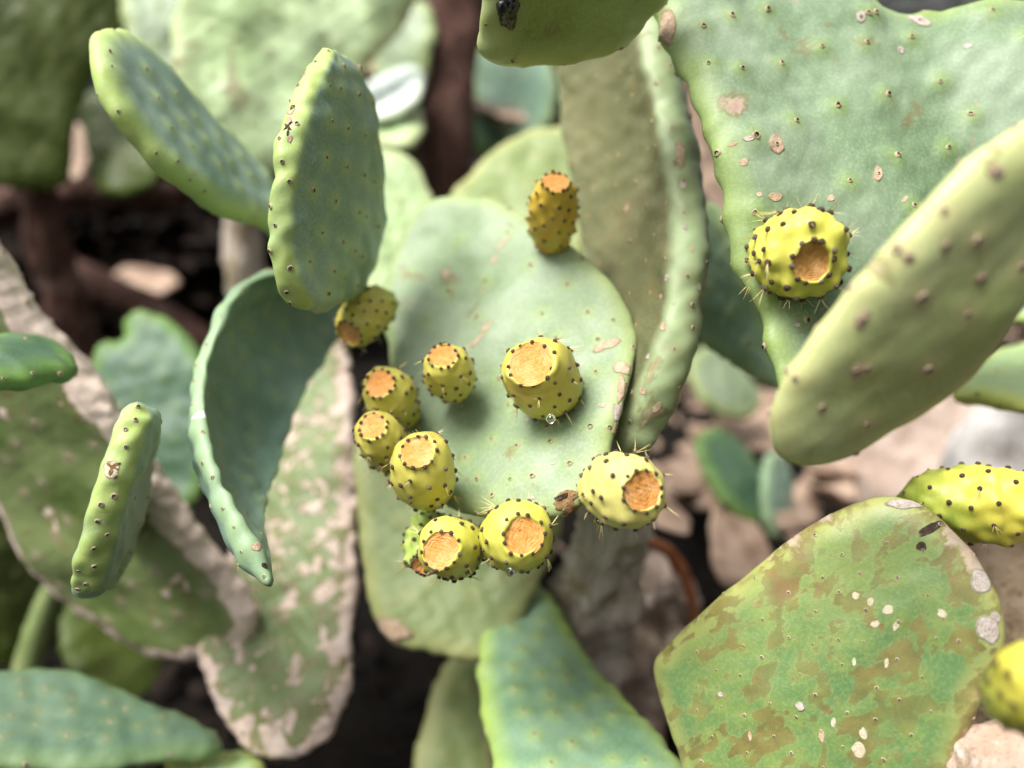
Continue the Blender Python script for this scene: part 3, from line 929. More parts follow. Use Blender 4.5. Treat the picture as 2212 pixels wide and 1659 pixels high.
# ================================================================== STONES AND STEMS
bz = P(2190, 1280, .62)
blob('boulder', 'crumbly tan dirt-covered boulder beside the brown-blotched pad', 'boulder', (bz.x + .17, bz.y + .02, .14), (.26, .27, .30), M['dirt'], 31, .07, .72, 6)
hz = P(2165, 1650, .425)
blob('rock', 'small smooth tan stone below the brown-blotched pad and its yellow fruit', 'rock', (hz.x + .012, hz.y, hz.z - .010), (.036, .032, .034), M['rock'], 34, .09, 0, 5)
for (u, v, d, sx, sy, sz, mt, lb, sd_) in (
        (2080, 945, 1.10, .19, .12, .08, 'pinkrock', 'large pale pinkish stone behind the big out-of-focus pad', 41),
        (2230, 1010, .95, .13, .10, .10, 'whitestone', 'whitish stone behind the long green and yellow fruit', 43),
        (1480, 1130, 1.25, .10, .09, .06, 'pinkrock', 'flat pinkish stone half hidden by the pale dead leaf', 45)):
    c = P(u, v, d)
    o = blob('rock', lb, 'rock', (c.x, c.y, c.z), (sx, sy, sz), M[mt], sd_, .10, 0, 5, 'stones on the ground')
    if c.z > sz:      # reaches down to the soil
        o.scale.z = (c.z + .05) / sz * .55; o.location.z = c.z - sz * o.scale.z + sz
def stem(name, label, cat, pts, rads, mat, seed, **k):
    p = [P(*x) if len(x) == 3 else Vector(x[:3]) for x in pts]
    o = tube(name, p, rads, mat, seed, **k)
    return tag(o, label, cat)
g = P(960, 400, 1.15); gg = Vector((g.x, g.y + .03, -.05))
stem('trunk', 'thick dark brown trunk standing behind the tall upright pads', 'trunk', [tuple(gg) + (0,), tuple(P(955, 420, 1.15)) + (0,), tuple(P(960, 210, 1.15)) + (0,), tuple(P(985, 0, 1.18)) + (0,), tuple(P(1000, -260, 1.2)) + (0,)],
     [.058, .050, .046, .050, .05], M['bark'], 51, rough=.05)
g = P(1180, 300, 1.45); gg = Vector((g.x, g.y + .03, -.05))
stem('trunk', 'thin brown trunk behind the pale olive pad', 'trunk', [tuple(gg) + (0,), tuple(P(1180, 300, 1.45)) + (0,), tuple(P(1195, 150, 1.45)) + (0,), tuple(P(1215, -200, 1.5)) + (0,)], [.032, .027, .025, .025], M['bark'], 52, rough=.05)
g = P(1250, 1450, .80); gg = Vector((g.x, g.y, -.06))
stem('old_cactus_trunk', 'grey-tan woody cactus trunk rising under the fruiting pad', 'trunk', [tuple(gg) + (0,), tuple(P(1250, 1440, .78)) + (0,), tuple(P(1285, 1290, .73)) + (0,), tuple(P(1325, 1150, .66)) + (0,), tuple(P(1350, 1010, .58)) + (0,)],
     [.060, .048, .040, .034, .022], M['barkgrey'], 53, rough=.15, flute=.10)
stem('twig', 'curved rusty brown dry twig beside the grey woody stem', 'twig', [tuple(P(1370, 1165, .80)) + (0,), tuple(P(1440, 1190, .80)) + (0,), tuple(P(1485, 1260, .80)) + (0,), tuple(P(1500, 1340, .80)) + (0,)], [.006, .008, .008, .005], M['twig'], 54, n=12, m=30)
g = P(60, 1440, 1.0)
stem('green_shoot', 'slim light green shoot behind the low bluish pad', 'shoot', [tuple(P(50, 1560, .86)) + (0,), tuple(P(60, 1440, .86)) + (0,), tuple(P(95, 1320, .85)) + (0,), tuple(P(130, 1240, .84)) + (0,)], [.018, .017, .016, .012], M['olive'], 55, n=16, m=30, rough=.04)
stem('branch', 'dark reddish brown dead branch in the shade behind the notched pad', 'branch', [tuple(P(150, 590, 1.35)) + (0,), tuple(P(290, 650, 1.3)) + (0,), tuple(P(430, 730, 1.25)) + (0,), tuple(P(560, 830, 1.3)) + (0,)], [.03, .03, .026, .02], M['bark'], 56, rough=.06)
stem('branch', 'dead brown branch lying across under the dark green pads', 'branch', [tuple(P(-120, 440, 1.25)) + (0,), tuple(P(80, 432, 1.2)) + (0,), tuple(P(260, 420, 1.2)) + (0,), tuple(P(430, 415, 1.25)) + (0,)], [.035, .032, .03, .02], M['bark'], 57, rough=.10)
g = P(520, 520, 1.02)
stem('old_cactus_trunk', 'pinkish brown upright trunk between the lime-tipped pad and the curled pad', 'trunk', [(g.x, g.y + .02, -.06, 0), (g.x + .01, g.y, g.z * .5, 0), tuple(P(520, 520, 1.02)) + (0,), tuple(P(560, 330, 1.02)) + (0,)], [0.036, 0.03, 0.03, 0.024], M['barkgrey'], 58, rough=.08)
g = P(90, 470, 1.12)
stem('old_cactus_trunk', 'dark shaded trunk under the large very dark green pad', 'trunk', [(g.x, g.y + .02, -.06, 0), (g.x + .01, g.y, g.z * .5, 0), tuple(P(90, 470, 1.12)) + (0,), tuple(P(90, 330, 1.12)) + (0,)], [0.042, 0.035, 0.035, 0.028], M['bark'], 59, rough=.08)
g = P(1110, 640, 0.93)
stem('old_cactus_trunk', 'woody trunk hidden behind the fruiting pad, holding the pale olive pad', 'trunk', [(g.x, g.y + .02, -.06, 0), (g.x + .01, g.y, g.z * .5, 0), tuple(P(1110, 640, 0.93)) + (0,), tuple(P(1120, 480, 0.93)) + (0,)], [0.036, 0.03, 0.03, 0.024], M['barkgrey'], 60, rough=.08)

# ================================================================== CACTUS PADS
A = pad_outline('cactus_pad', 'broad pale green pad ringed with yellow fruits', 
    [(838, 760), (845, 640), (872, 560), (912, 490), (960, 452), (1015, 440), (1080, 447), (1140, 472), (1200, 512), (1270, 562), (1330, 622), (1362, 690), (1370, 760),
     (1356, 860), (1332, 940), (1320, 1000), (1290, 1060), (1245, 1108), (1195, 1128), (1120, 1128), (1040, 1118), (965, 1092), (905, 1010), (866, 905), (846, 830)],
    [(1200, 1110, .487), (1000, 445, .68), (1345, 860, .505)], .019, M['glaucous'], bend=(.25, -.35, 0), seed=101, wave=.0024, res=.0038, sp=.034, asize=.0020, bump=.0010, wob=.0005,
    sites=[(1292, 940), (1210, 975), (1130, 1058), (1050, 1050), (1300, 745), (1110, 885), (1020, 1000), (1180, 690), (1050, 705), (980, 640), (1160, 590), (1280, 690), (1200, 940), (1240, 870), (1075, 960), (1140, 985), (1250, 1020), (1175, 1050), (1090, 830), (1060, 620), (930, 700), (900, 610), (1010, 540), (1110, 520), (1230, 620), (1300, 820), (1215, 745), (1330, 700), (1090, 1090)], rimsp=.035)
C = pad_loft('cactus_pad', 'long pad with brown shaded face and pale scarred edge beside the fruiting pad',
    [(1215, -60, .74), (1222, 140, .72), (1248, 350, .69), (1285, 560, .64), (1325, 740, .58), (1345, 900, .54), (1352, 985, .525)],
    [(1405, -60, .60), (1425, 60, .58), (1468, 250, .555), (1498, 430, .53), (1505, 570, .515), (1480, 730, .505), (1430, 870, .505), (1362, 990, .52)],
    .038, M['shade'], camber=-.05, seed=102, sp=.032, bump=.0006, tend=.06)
D_OUT = [(1418, 10), (1440, 110), (1470, 205), (1510, 330), (1550, 460), (1590, 590), (1640, 680), (1662, 752), (1690, 832), (1740, 905), (1830, 930), (1960, 860), (2120, 720), (2290, 520), (2400, 320), (2400, 140),
         (2310, 60), (2212, 52), (2110, 42), (2005, 38), (1905, 14), (1850, -40), (1760, -110), (1620, -150), (1500, -110), (1430, -50)]
D = pad_outline('cactus_pad', 'large grey-green pad carrying one round bumpy yellow fruit', D_OUT,
    [(1480, 300, .495), (1720, 640, .475), (2150, 150, .545)], .024, M['grey'], bend=(.3, .5, -.9), seed=103, wave=.0058, wavef=10, res=.0036, asize=.0021, bump=.0034, wob=.0007,
    sites=[(1560, 70), (1500, 95), (1755, 130), (1845, 125), (1945, 108), (1850, 62), (1665, 170), (1565, 200), (1508, 185), (1780, 265), (1883, 238), (2003, 205), (2137, 150), (1985, 45), (2085, 85), (1590, 350), (1528, 370),
           (1677, 310), (1897, 375), (2022, 340), (2062, 280), (1795, 430), (1930, 480), (1600, 492), (1915, 540), (1860, 60), (1640, 46), (1700, 640), (1725, 700), (1650, 640)], rimsp=.03, spines=.1)
E = pad_outline('cactus_pad', 'big warm green out-of-focus pad in front of the grey-green fruiting pad',
    [(2212, 285), (2110, 345), (2005, 435), (1905, 548), (1825, 650), (1765, 738), (1706, 828), (1682, 915), (1690, 985), (1738, 1015), (1805, 1006), (1905, 952), (2010, 892), (2085, 828), (2140, 750), (2215, 640), (2360, 480), (2480, 330), (2450, 210), (2330, 215)],
    [(1720, 950, .385), (2200, 320, .335), (2200, 640, .375)], .022, M['near'], bend=(-.6, -.5, 0), seed=104, wave=.0015, wob=.0004, asize=.0022, bump=.0010, sp=.036, rimsp=.026)
FP = pad_outline('cactus_pad', 'green pad mottled with olive-brown blotches beside the boulder',
    [(1912, 1072), (1800, 1108), (1700, 1168), (1600, 1250), (1500, 1332), (1432, 1398), (1400, 1440), (1418, 1520), (1455, 1620), (1500, 1760), (1620, 1900), (1800, 1960), (1960, 1900), (2040, 1760), (2085, 1620), (2120, 1510), (2158, 1440), (2172, 1375), (2162, 1300), (2122, 1222), (2062, 1150), (1992, 1094)],
    [(1440, 1440, .515), (1750, 1300, .478), (2100, 1400, .435)], .021, M['blotched'], bend=(-.5, -.9, 0), seed=105, wave=.0012, res=.0036, asize=.0011, bump=.0003, wob=.0003, sp=.021, rimsp=.028)
J = pad_outline('cactus_pad', 'green pad tip hanging down with black resin on its skin',
    [(1040, -30), (1046, 50), (1040, 105), (1062, 140), (1112, 152), (1185, 149), (1285, 130), (1352, 100), (1402, 50), (1440, 0), (1480, -160), (1400, -330), (1240, -400), (1080, -330), (1020, -180)],
    [(1060, 100, .47), (1250, 140, .50), (1250, -300, .42)], .030, M['hang'], bend=(-.8, -1.2, 0), seed=106, wave=.003, asize=.0013, bump=.0008, sp=.032)
K = pad_loft('cactus_pad', 'upright young pad with lime green spotted edge and dark cross scar',
    [(700, 104, .50), (660, 175, .475), (628, 270, .462), (606, 360, .458), (598, 450, .460), (600, 540, .466), (618, 610, .475), (655, 668, .492)],
    [(712, 102, .51), (774, 190, .555), (803, 290, .58), (814, 390, .595), (813, 480, .605), (798, 570, .605), (762, 632, .58), (680, 672, .525)],
    .0170, M['young'], camber=.05, seed=107, sp=.024, asize=.0017, bump=.0013, rimsp=.013, spines=.05)
Lp = pad_outline('cactus_pad', 'slanting young pad with knobbly pale face and rounded lime tip',
    [(200, 82), (240, 70), (292, 95), (362, 162), (432, 238), (502, 308), (556, 372), (605, 440), (655, 520), (660, 560), (610, 540), (565, 492), (500, 468), (428, 428), (350, 376), (282, 298), (232, 228), (196, 150)],
    [(215, 120, .515), (560, 450, .64), (430, 240, .615)], .024, M['young'], bend=(.3, .2, 0), seed=108, wave=.001, wob=.0004, asize=.0013, bump=.0017, sp=.026, rimsp=.02)
Mp = pad_loft('cactus_pad', 'curled blue-green pad showing its narrow edge, hooked at the tip',
    [(690, 590, .63), (560, 595, .60), (490, 655, .575), (442, 770, .545), (430, 890, .515), (448, 1000, .492), (500, 1120, .475), (578, 1262, .465)],
    [(748, 640, .74), (744, 690, .735), (702, 770, .70), (650, 850, .655), (612, 950, .63), (580, 1050, .58), (562, 1140, .525), (586, 1262, .468)],
    .0140, M['blue'], camber=-.16, seed=109, sp=.026, asize=.0013, bump=.0014, rimsp=.018, spines=.2, nt=130)
Np = pad_loft('cactus_pad', 'small pad seen edge-on with a brown cross-shaped scar',
    [(292, 872, .475), (280, 920, .462), (255, 1000, .455), (232, 1080, .452), (212, 1160, .455), (192, 1225, .462), (165, 1284, .475)],
    [(298, 876, .49), (300, 930, .57), (283, 1010, .64), (260, 1090, .695), (238, 1170, .66), (213, 1235, .59), (172, 1286, .495)],
    .0205, M['young'], camber=.04, seed=110, sp=.034, asize=.0015, bump=.0012, rimsp=.017)
O = pad_outline('cactus_pad', 'old pad crusted with pinkish cork, standing upright behind the curled pad',
    [(728, 690), (752, 780), (764, 900), (770, 1100), (766, 1300), (746, 1490), (702, 1596), (622, 1642), (548, 1622), (488, 1566), (446, 1460), (432, 1380), (470, 1240), (540, 1080), (610, 920), (670, 760)],
    [(640, 1000, .80), (700, 1500, .68), (450, 1400, .72)], .030, M['old'], seed=111, wave=.002, rimlump=.0006, sp=.04, asize=.002, bump=.0008, wob=.0012)
Pp = pad_outline('cactus_pad', 'old wide pad with a thick corky tan rim running diagonally',
    [(-60, 380), (10, 510), (90, 660), (178, 775), (268, 905), (352, 1035), (440, 1160), (530, 1270), (566, 1330), (540, 1378), (455, 1402), (335, 1390), (205, 1318), (90, 1215), (0, 1070), (-110, 900), (-180, 640), (-140, 440)],
    [(100, 1000, .70), (500, 1340, .72), (60, 560, .60)], .034, M['oldleft'], bend=(.2, .2, 0), seed=112, wave=.002, sp=.045, asize=.002, bump=.0008, wob=.0003, rimlump=.0008)
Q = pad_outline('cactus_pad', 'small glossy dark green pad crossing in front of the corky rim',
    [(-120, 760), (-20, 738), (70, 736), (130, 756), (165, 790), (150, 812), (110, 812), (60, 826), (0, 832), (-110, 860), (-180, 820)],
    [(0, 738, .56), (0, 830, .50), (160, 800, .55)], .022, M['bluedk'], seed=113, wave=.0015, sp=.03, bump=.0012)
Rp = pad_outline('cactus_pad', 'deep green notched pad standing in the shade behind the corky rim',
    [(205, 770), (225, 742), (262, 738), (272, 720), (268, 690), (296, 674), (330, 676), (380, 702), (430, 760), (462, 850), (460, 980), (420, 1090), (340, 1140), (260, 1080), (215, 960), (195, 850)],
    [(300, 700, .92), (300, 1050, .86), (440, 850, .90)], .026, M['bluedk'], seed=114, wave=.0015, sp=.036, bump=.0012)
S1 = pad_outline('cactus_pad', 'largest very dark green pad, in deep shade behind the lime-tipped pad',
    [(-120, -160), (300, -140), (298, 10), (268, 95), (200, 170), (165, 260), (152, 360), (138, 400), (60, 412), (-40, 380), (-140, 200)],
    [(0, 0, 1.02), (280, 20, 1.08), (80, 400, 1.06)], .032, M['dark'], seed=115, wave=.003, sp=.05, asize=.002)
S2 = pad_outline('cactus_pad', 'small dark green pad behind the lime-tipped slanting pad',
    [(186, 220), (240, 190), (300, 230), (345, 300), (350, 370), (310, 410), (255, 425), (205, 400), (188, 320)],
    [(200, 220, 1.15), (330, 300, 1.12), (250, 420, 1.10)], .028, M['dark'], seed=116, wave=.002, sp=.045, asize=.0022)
T1 = pad_outline('cactus_pad', 'very large pale green blurred pad behind the two young upright pads',
    [(372, 60), (440, -60), (600, -150), (780, -120), (900, -40), (872, 50), (820, 115), (765, 175), (745, 250), (690, 330), (590, 380), (480, 340), (400, 240)],
    [(450, 50, .92), (850, 20, .98), (600, 320, .95)], .032, M['pale'], seed=117, wave=.003, sp=.05, asize=.0022)
T2 = pad_outline('cactus_pad', 'mid green blurred pad standing in for the shadowed side of the very large pale pad',  # separate darker pad standing in for the shadowed part of the pale one
    [(262, -100), (400, -110), (470, 0), (470, 160), (420, 280), (340, 270), (290, 150), (262, 20)],
    [(300, 0, 1.02), (430, 0, 1.04), (380, 250, 1.0)], .028, M['glaucous'], seed=118, wave=.002, sp=.045, asize=.002)
U1 = pad_outline('cactus_pad', 'small mid green blurred pad against the thick brown trunk',
    [(850, 60), (880, 20), (925, 10), (940, 60), (930, 130), (900, 190), (840, 210), (800, 180), (815, 120)],
    [(860, 60, 1.12), (930, 40, 1.10), (870, 200, 1.10)], .026, M['glaucous'], seed=119, wave=.002, sp=.05, asize=.002)
U2 = pad_outline('cactus_pad', 'blurred pad with its highlight put in as whitish colour, lying against the thick brown trunk',
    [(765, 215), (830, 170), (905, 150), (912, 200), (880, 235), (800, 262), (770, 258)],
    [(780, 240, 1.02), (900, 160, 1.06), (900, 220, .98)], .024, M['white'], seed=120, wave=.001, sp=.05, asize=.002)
U3 = pad_outline('cactus_pad', 'rounded pale mint blurred pad under the bright whitish one',
    [(780, 270), (850, 255), (905, 240), (912, 290), (880, 318), (820, 316), (785, 300)],
    [(790, 290, 1.00), (900, 250, 1.03), (880, 310, .97)], .024, M['pale'], seed=121, wave=.001, sp=.05, asize=.002)
B1 = pad_outline('cactus_pad', 'pale yellowish-green blurred pad between the upright young pad and the fruiting pad',
    [(790, 340), (840, 322), (890, 350), (925, 405), (940, 470), (930, 560), (880, 640), (800, 640), (770, 500)],
    [(810, 340, .86), (930, 450, .86), (850, 600, .82)], .028, M['pale'], seed=122, wave=.001, sp=.05, asize=.002)
B2 = pad_outline('cactus_pad', 'pale olive blurred pad rising behind the top of the fruiting pad',
    [(975, 420), (1020, 370), (1090, 310), (1160, 282), (1220, 290), (1262, 350), (1275, 470), (1255, 570), (1150, 600), (1040, 560), (980, 490)],
    [(1000, 420, .88), (1200, 300, .92), (1150, 560, .84)], .030, M['olive'], seed=123, wave=.002, sp=.05, asize=.002)
B3 = pad_outline('cactus_pad', 'pale blue-grey blurred pad between the two brown trunks',
    [(1010, 130), (1080, 100), (1165, 110), (1200, 170), (1190, 260), (1140, 310), (1060, 280), (1015, 210)],
    [(1030, 130, 1.32), (1180, 140, 1.36), (1100, 300, 1.28)], .030, M['mint'], seed=124, wave=.002, sp=.06, asize=.002)
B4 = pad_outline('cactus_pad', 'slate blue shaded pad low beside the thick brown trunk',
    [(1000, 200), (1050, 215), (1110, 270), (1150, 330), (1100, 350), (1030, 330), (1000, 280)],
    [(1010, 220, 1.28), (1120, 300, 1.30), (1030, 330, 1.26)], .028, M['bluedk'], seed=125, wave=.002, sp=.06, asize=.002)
V1 = pad_outline('cactus_pad', 'blue-green pad showing between the scarred edge and the bumpy fruit',
    [(1490, 560), (1508, 460), (1545, 440), (1590, 520), (1650, 640), (1720, 790), (1800, 900), (1760, 905), (1690, 838), (1600, 792), (1516, 718)],
    [(1530, 470, .68), (1520, 700, .70), (1690, 830, .62)], .022, M['mint'], seed=126, wave=.0015, sp=.034, bump=.0016)
W1 = pad_outline('cactus_pad', 'bright green pad with yellowish margin behind the big out-of-focus pad',
    [(2060, 850), (2095, 800), (2150, 766), (2230, 752), (2400, 745), (2480, 820), (2420, 900), (2300, 905), (2212, 888), (2140, 868)],
    [(2100, 830, .66), (2400, 760, .68), (2250, 895, .58)], .022, M['lime'], seed=127, wave=.001, sp=.034)
W2 = pad_outline('cactus_pad', 'pale green pad corner at the far side of the big out-of-focus pad',
    [(2150, 660), (2200, 620), (2300, 600), (2400, 640), (2380, 690), (2260, 692), (2180, 684)],
    [(2180, 660, .80), (2300, 610, .84), (2280, 690, .78)], .022, M['young'], seed=128, wave=.001, sp=.04)
X = pad_outline('cactus_pad', 'long bright blue-green pad with yellow-green ridges below the fruits',
    [(1130, 1268), (1088, 1298), (1052, 1350), (1037, 1425), (1041, 1520), (1058, 1610), (1085, 1720), (1180, 1840), (1330, 1880), (1480, 1840), (1520, 1740), (1455, 1640), (1382, 1550), (1305, 1462), (1242, 1382), (1185, 1300)],
    [(1120, 1300, .72), (1060, 1620, .575), (1430, 1640, .56)], .023, M['yellowrim'], bend=(.5, -.6, 0), seed=129, wave=.0012, sp=.026, asize=.0016, bump=.0026)
A2 = pad_outline('cactus_pad', 'green pad hanging behind and below the fruits, pink scab on its edge',
    [(772, 960), (772, 1060), (780, 1180), (800, 1290), (838, 1378), (930, 1408), (1030, 1425), (1085, 1400), (1150, 1290), (1205, 1160), (1215, 1040), (1150, 950), (1000, 880), (860, 880)],
    [(790, 1000, .76), (840, 1370, .68), (1180, 1150, .72)], .024, M['olive'], seed=130, wave=.0015, sp=.036)
Yp = pad_outline('cactus_pad', 'narrow olive pad beside the ridged bright pad',
    [(962, 1435), (1010, 1418), (1048, 1430), (1062, 1520), (1064, 1620), (1070, 1760), (980, 1840), (900, 1780), (892, 1680), (912, 1570)],
    [(970, 1440, .80), (920, 1640, .74), (1060, 1620, .76)], .026, M['olive'], seed=131, wave=.001, sp=.036)
Z1 = pad_outline('cactus_pad', 'low dull blue-green leaf-shaped pad with yellowish point',
    [(-120, 1560), (-60, 1480), (0, 1456), (100, 1448), (230, 1476), (350, 1526), (440, 1566), (478, 1598), (462, 1622), (350, 1642), (200, 1662), (80, 1656), (-60, 1640)],
    [(100, 1455, .66), (100, 1650, .58), (460, 1600, .64)], .020, M['dull'], bend=(-.3, -.5, 0), seed=132, wave=.001, sp=.024, bump=.0010)
Z2 = pad_outline('cactus_pad', 'lime green pad edge just under the low leaf-shaped pad',
    [(365, 1650), (420, 1636), (490, 1632), (540, 1640), (575, 1680), (520, 1740), (420, 1750), (360, 1700)],
    [(380, 1650, .66), (540, 1640, .68), (450, 1740, .60)], .020, M['lime'], seed=133, wave=.001, sp=.03)
Z3 = pad_outline('cactus_pad', 'dusky blue-green pad sunk in the dark gap above the low leaf-shaped pad',
    [(330, 1450), (390, 1410), (470, 1430), (520, 1500), (500, 1580), (420, 1600), (340, 1540)],
    [(350, 1450, .98), (500, 1460, 1.0), (420, 1590, .92)], .024, M['bluedk'], seed=134, wave=.001, sp=.04)
DD = pad_outline('dead_cactus_pad', 'dead grey-brown pad full of holes beside the woody stem',
    [(1370, 1160), (1430, 1175), (1480, 1240), (1500, 1330), (1490, 1440), (1460, 1540), (1400, 1600), (1320, 1580), (1270, 1500), (1270, 1400), (1300, 1290), (1330, 1200)],
    [(1370, 1180, .86), (1280, 1480, .80), (1480, 1440, .84)], .034, M['deadpad'], seed=135, wave=.006, wavef=14, wob=.006, sp=.06, bump=0, asize=.001, rim=False, cat='dead pad',
    dents_px=[(1352, 1270, .009, .030), (1330, 1400, .010, .026), (1420, 1350, .007, .018), (1300, 1480, .010, .026), (1440, 1450, .009, .02), (1380, 1510, .008, .02)])
def dry_leaf(label, out, p3, seed):
    o = pad_outline('dead_leaf', label, out, p3, .010, M['dry'], bend=(.8, 1.5, 0), seed=seed, wave=.003, sp=.2, rim=False, front=False, bump=0, cat='dead leaf', group='dead leaves on the ground')
dry_leaf('pale pinkish curled dead leaf behind the blotched pad', [(1530, 1110), (1570, 1075), (1620, 1110), (1660, 1190), (1672, 1250), (1620, 1275), (1560, 1265), (1535, 1200)], [(1540, 1110, .95), (1660, 1200, .92), (1560, 1260, .86)], 136)
dry_leaf('dull tan dead leaf lying above the pinkish curled one', [(1420, 1010), (1500, 990), (1580, 1010), (1610, 1060), (1560, 1100), (1470, 1090), (1425, 1050)], [(1430, 1010, 1.15), (1600, 1030, 1.15), (1500, 1100, 1.05)], 137)
dry_leaf('broad pinkish dead leaf propped behind the scarred pad edge', [(1545, 905), (1610, 880), (1680, 900), (1690, 960), (1640, 985), (1570, 970)], [(1550, 910, 1.2), (1680, 900, 1.22), (1600, 980, 1.1)], 138)
dry_leaf('whitish dead leaf in the gap between the two dark green pads', [(150, 300), (170, 270), (190, 300), (192, 360), (170, 400), (150, 370)], [(150, 300, 1.22), (190, 300, 1.22), (170, 400, 1.18)], 139)
dry_leaf('pale bluish dead leaf lit in the dark hollow', [(240, 610), (290, 585), (360, 590), (390, 620), (330, 645), (260, 640)], [(250, 610, 1.45), (380, 600, 1.45), (320, 645, 1.38)], 140)
dry_leaf('broad pinkish dead leaf hanging behind the long scarred pad', [(1440, 170), (1500, 200), (1560, 330), (1590, 440), (1540, 470), (1480, 400), (1440, 280)], [(1450, 180, .9), (1560, 340, .92), (1500, 450, .85)], 141)
G1 = pad_outline('cactus_pad', 'mid green blurred pad on the ground between stones and dead leaves',
    [(1500, 960), (1540, 930), (1600, 960), (1650, 1040), (1670, 1120), (1620, 1130), (1550, 1070)], [(1520, 950, 1.0), (1640, 1020, 1.02), (1600, 1120, .95)], .022, M['bluedk'], seed=142, wave=.001, sp=.05)
G2 = pad_outline('cactus_pad', 'small grey-blue pad standing on edge near the pinkish stones',
    [(1655, 990), (1690, 980), (1705, 1060), (1700, 1150), (1670, 1165), (1650, 1090)], [(1660, 990, .98), (1700, 1050, 1.0), (1680, 1160, .95)], .022, M['blue'], seed=143, wave=.001, sp=.05)

more = [('tan dead leaf curled against the woody trunk', (1440, 1120), 60, 34, .4, .92, 150), ('pale straw dead leaf in the gap under the scarred edge', (1500, 1040), 70, 30, -.5, 1.1, 151),
        ('pinkish tan dead leaf leaning by the grey-blue pad', (1720, 1110), 46, 60, .2, .98, 152), ('brown dead leaf half buried by the stones', (1790, 1040), 60, 34, .6, 1.05, 153),
        ('narrow pale dead leaf above the notched green ground pad', (1600, 860), 70, 24, .3, 1.3, 154), ('dull brown dead leaf beneath the blue-green pad', (1560, 800), 60, 30, -.4, 1.35, 155),
        ('long tan dead leaf lying under the big out-of-focus pad', (1830, 1010), 90, 26, -.35, 1.1, 156), ('pinkish dead leaf beyond the thin trunk', (1080, 240), 70, 26, .5, 1.25, 157),
        ('small bright dead leaf beside the whitish pad', (800, 140), 40, 30, -.4, 1.15, 158)]
for lb, (u, v), a_, b_, rot, d, sd_ in more:
    oo = [(u + a_ * math.cos(q) * math.cos(rot) * (1 + .2 * math.sin(3 * q + sd_)) - b_ * math.sin(q) * math.sin(rot), v + a_ * math.cos(q) * math.sin(rot) + b_ * math.sin(q) * math.cos(rot) * (1 + .25 * math.cos(2 * q + sd_))) for q in [k * .6283 for k in range(10)]]
    dry_leaf(lb, oo, [(u - 30, v, d), (u + 30, v, d * 1.02), (u, v + 40, d * .93)], sd_)
G3 = pad_outline('cactus_pad', 'soft green blurred pad glimpsed under the blue-green pad',
    [(1490, 780), (1530, 750), (1590, 790), (1640, 860), (1620, 900), (1550, 890), (1500, 840)], [(1500, 780, 1.1), (1620, 850, 1.12), (1560, 890, 1.05)], .024, M['glaucous'], seed=160, wave=.001, sp=.05)
lv, lf = [], []
for _ in range(900):
    x, y = rng.uniform(.05, 1.5), rng.uniform(.95, 2.6)
    s_ = rng.uniform(.008, .035); R_ = Matrix.Rotation(rng.uniform(0, 6.28), 3, 'Z') @ Matrix.Rotation(rng.uniform(-.8, .8), 3, 'X') @ Matrix.Rotation(rng.uniform(-.6, .6), 3, 'Y')
    b = len(lv); z0 = rng.uniform(.01, .05); w_ = rng.uniform(.15, .6)
    for q in ((-1, 0, 0), (-.3, w_, .12), (.5, w_ * .9, .1), (1, 0, .0), (.5, -w_ * .9, .12), (-.3, -w_, .1), (0, 0, .28)):
        p = R_ @ Vector(q) * s_; lv.append((x + p.x, y + p.y, z0 + p.z))
    for k in range(6): lf.append((b + k, b + (k + 1) % 6, b + 6))
tag(link('dry_debris', mesh('dry_debris', lv, lf), [M['dry']]), 'pale tan chips and dry scraps strewn among the stones', 'debris', kind='stuff')

for nm, out_, p3_, mt_, sd_ in (  # dark pads added in the low gaps to stand in for shade
    ('dark green pad added to darken the gap behind the slim light green shoot', [(-80, 1120), (0, 1080), (70, 1160), (130, 1290), (110, 1400), (20, 1440), (-80, 1380)], [(0, 1100, .92), (110, 1300, .95), (0, 1420, .86)], 'dark', 161),
    ('dark green pad added to darken the gap under the old wide pad', [(150, 1300), (240, 1310), (330, 1380), (360, 1470), (280, 1520), (180, 1490), (130, 1390)], [(170, 1310, .95), (340, 1400, .98), (220, 1510, .9)], 'dark', 162),
    ('very dark pad added to blacken the gap beside the crusted pad', [(740, 1480), (790, 1450), (850, 1500), (890, 1600), (870, 1720), (780, 1740), (730, 1640)], [(760, 1470, 1.0), (870, 1560, 1.02), (800, 1720, .95)], 'dark', 163)):
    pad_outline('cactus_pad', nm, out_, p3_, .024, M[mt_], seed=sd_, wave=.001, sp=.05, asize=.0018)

# ------------------------------------------------------------------ scars, scabs and marks on the pads
for k, (u, v, a, b, rot, mt, rl) in enumerate([
        (1312, 745, 30, 13, -.35, 'cork', .0007), (1345, 795, 22, 20, .2, 'cork', .0011), (1342, 838, 9, 34, .08, 'cork', .0010), (1336, 890, 14, 22, .1, 'corkgrey', .0012), (1330, 925, 11, 16, .3, 'cork', .0010),
        (1300, 876, 10, 5, .4, 'corkgrey', .0005), (1222, 1078, 34, 16, -.35, 'corkbrown', .0014), (1232, 1098, 20, 17, .1, 'corkbrown', .0016), (1213, 1074, 15, 7, -.4, 'corkblack', .0024), (1150, 1020, 4, 4, 0, 'corkgrey', .0004), (1150, 1075, 6, 5, 0, 'corkgrey', .0004),
        (1195, 1000, 6, 5, 0, 'corkgrey', .0004), (1140, 905, 8, 6, 0, 'corkgrey', .0004), (1050, 705, 18, 8, -.7, 'cork', .0005), (1030, 735, 26, 6, -.6, 'cork', .0004), (1240, 880, 7, 4, .2, 'cork', .0004), (1085, 525, 22, 5, -.8, 'cork', .0003), (1068, 560, 14, 5, -.8, 'cork', .0003)]):
    scar(A, u, v, a, b, rot, M[mt], rl * .7, seed=k, rag=.34)
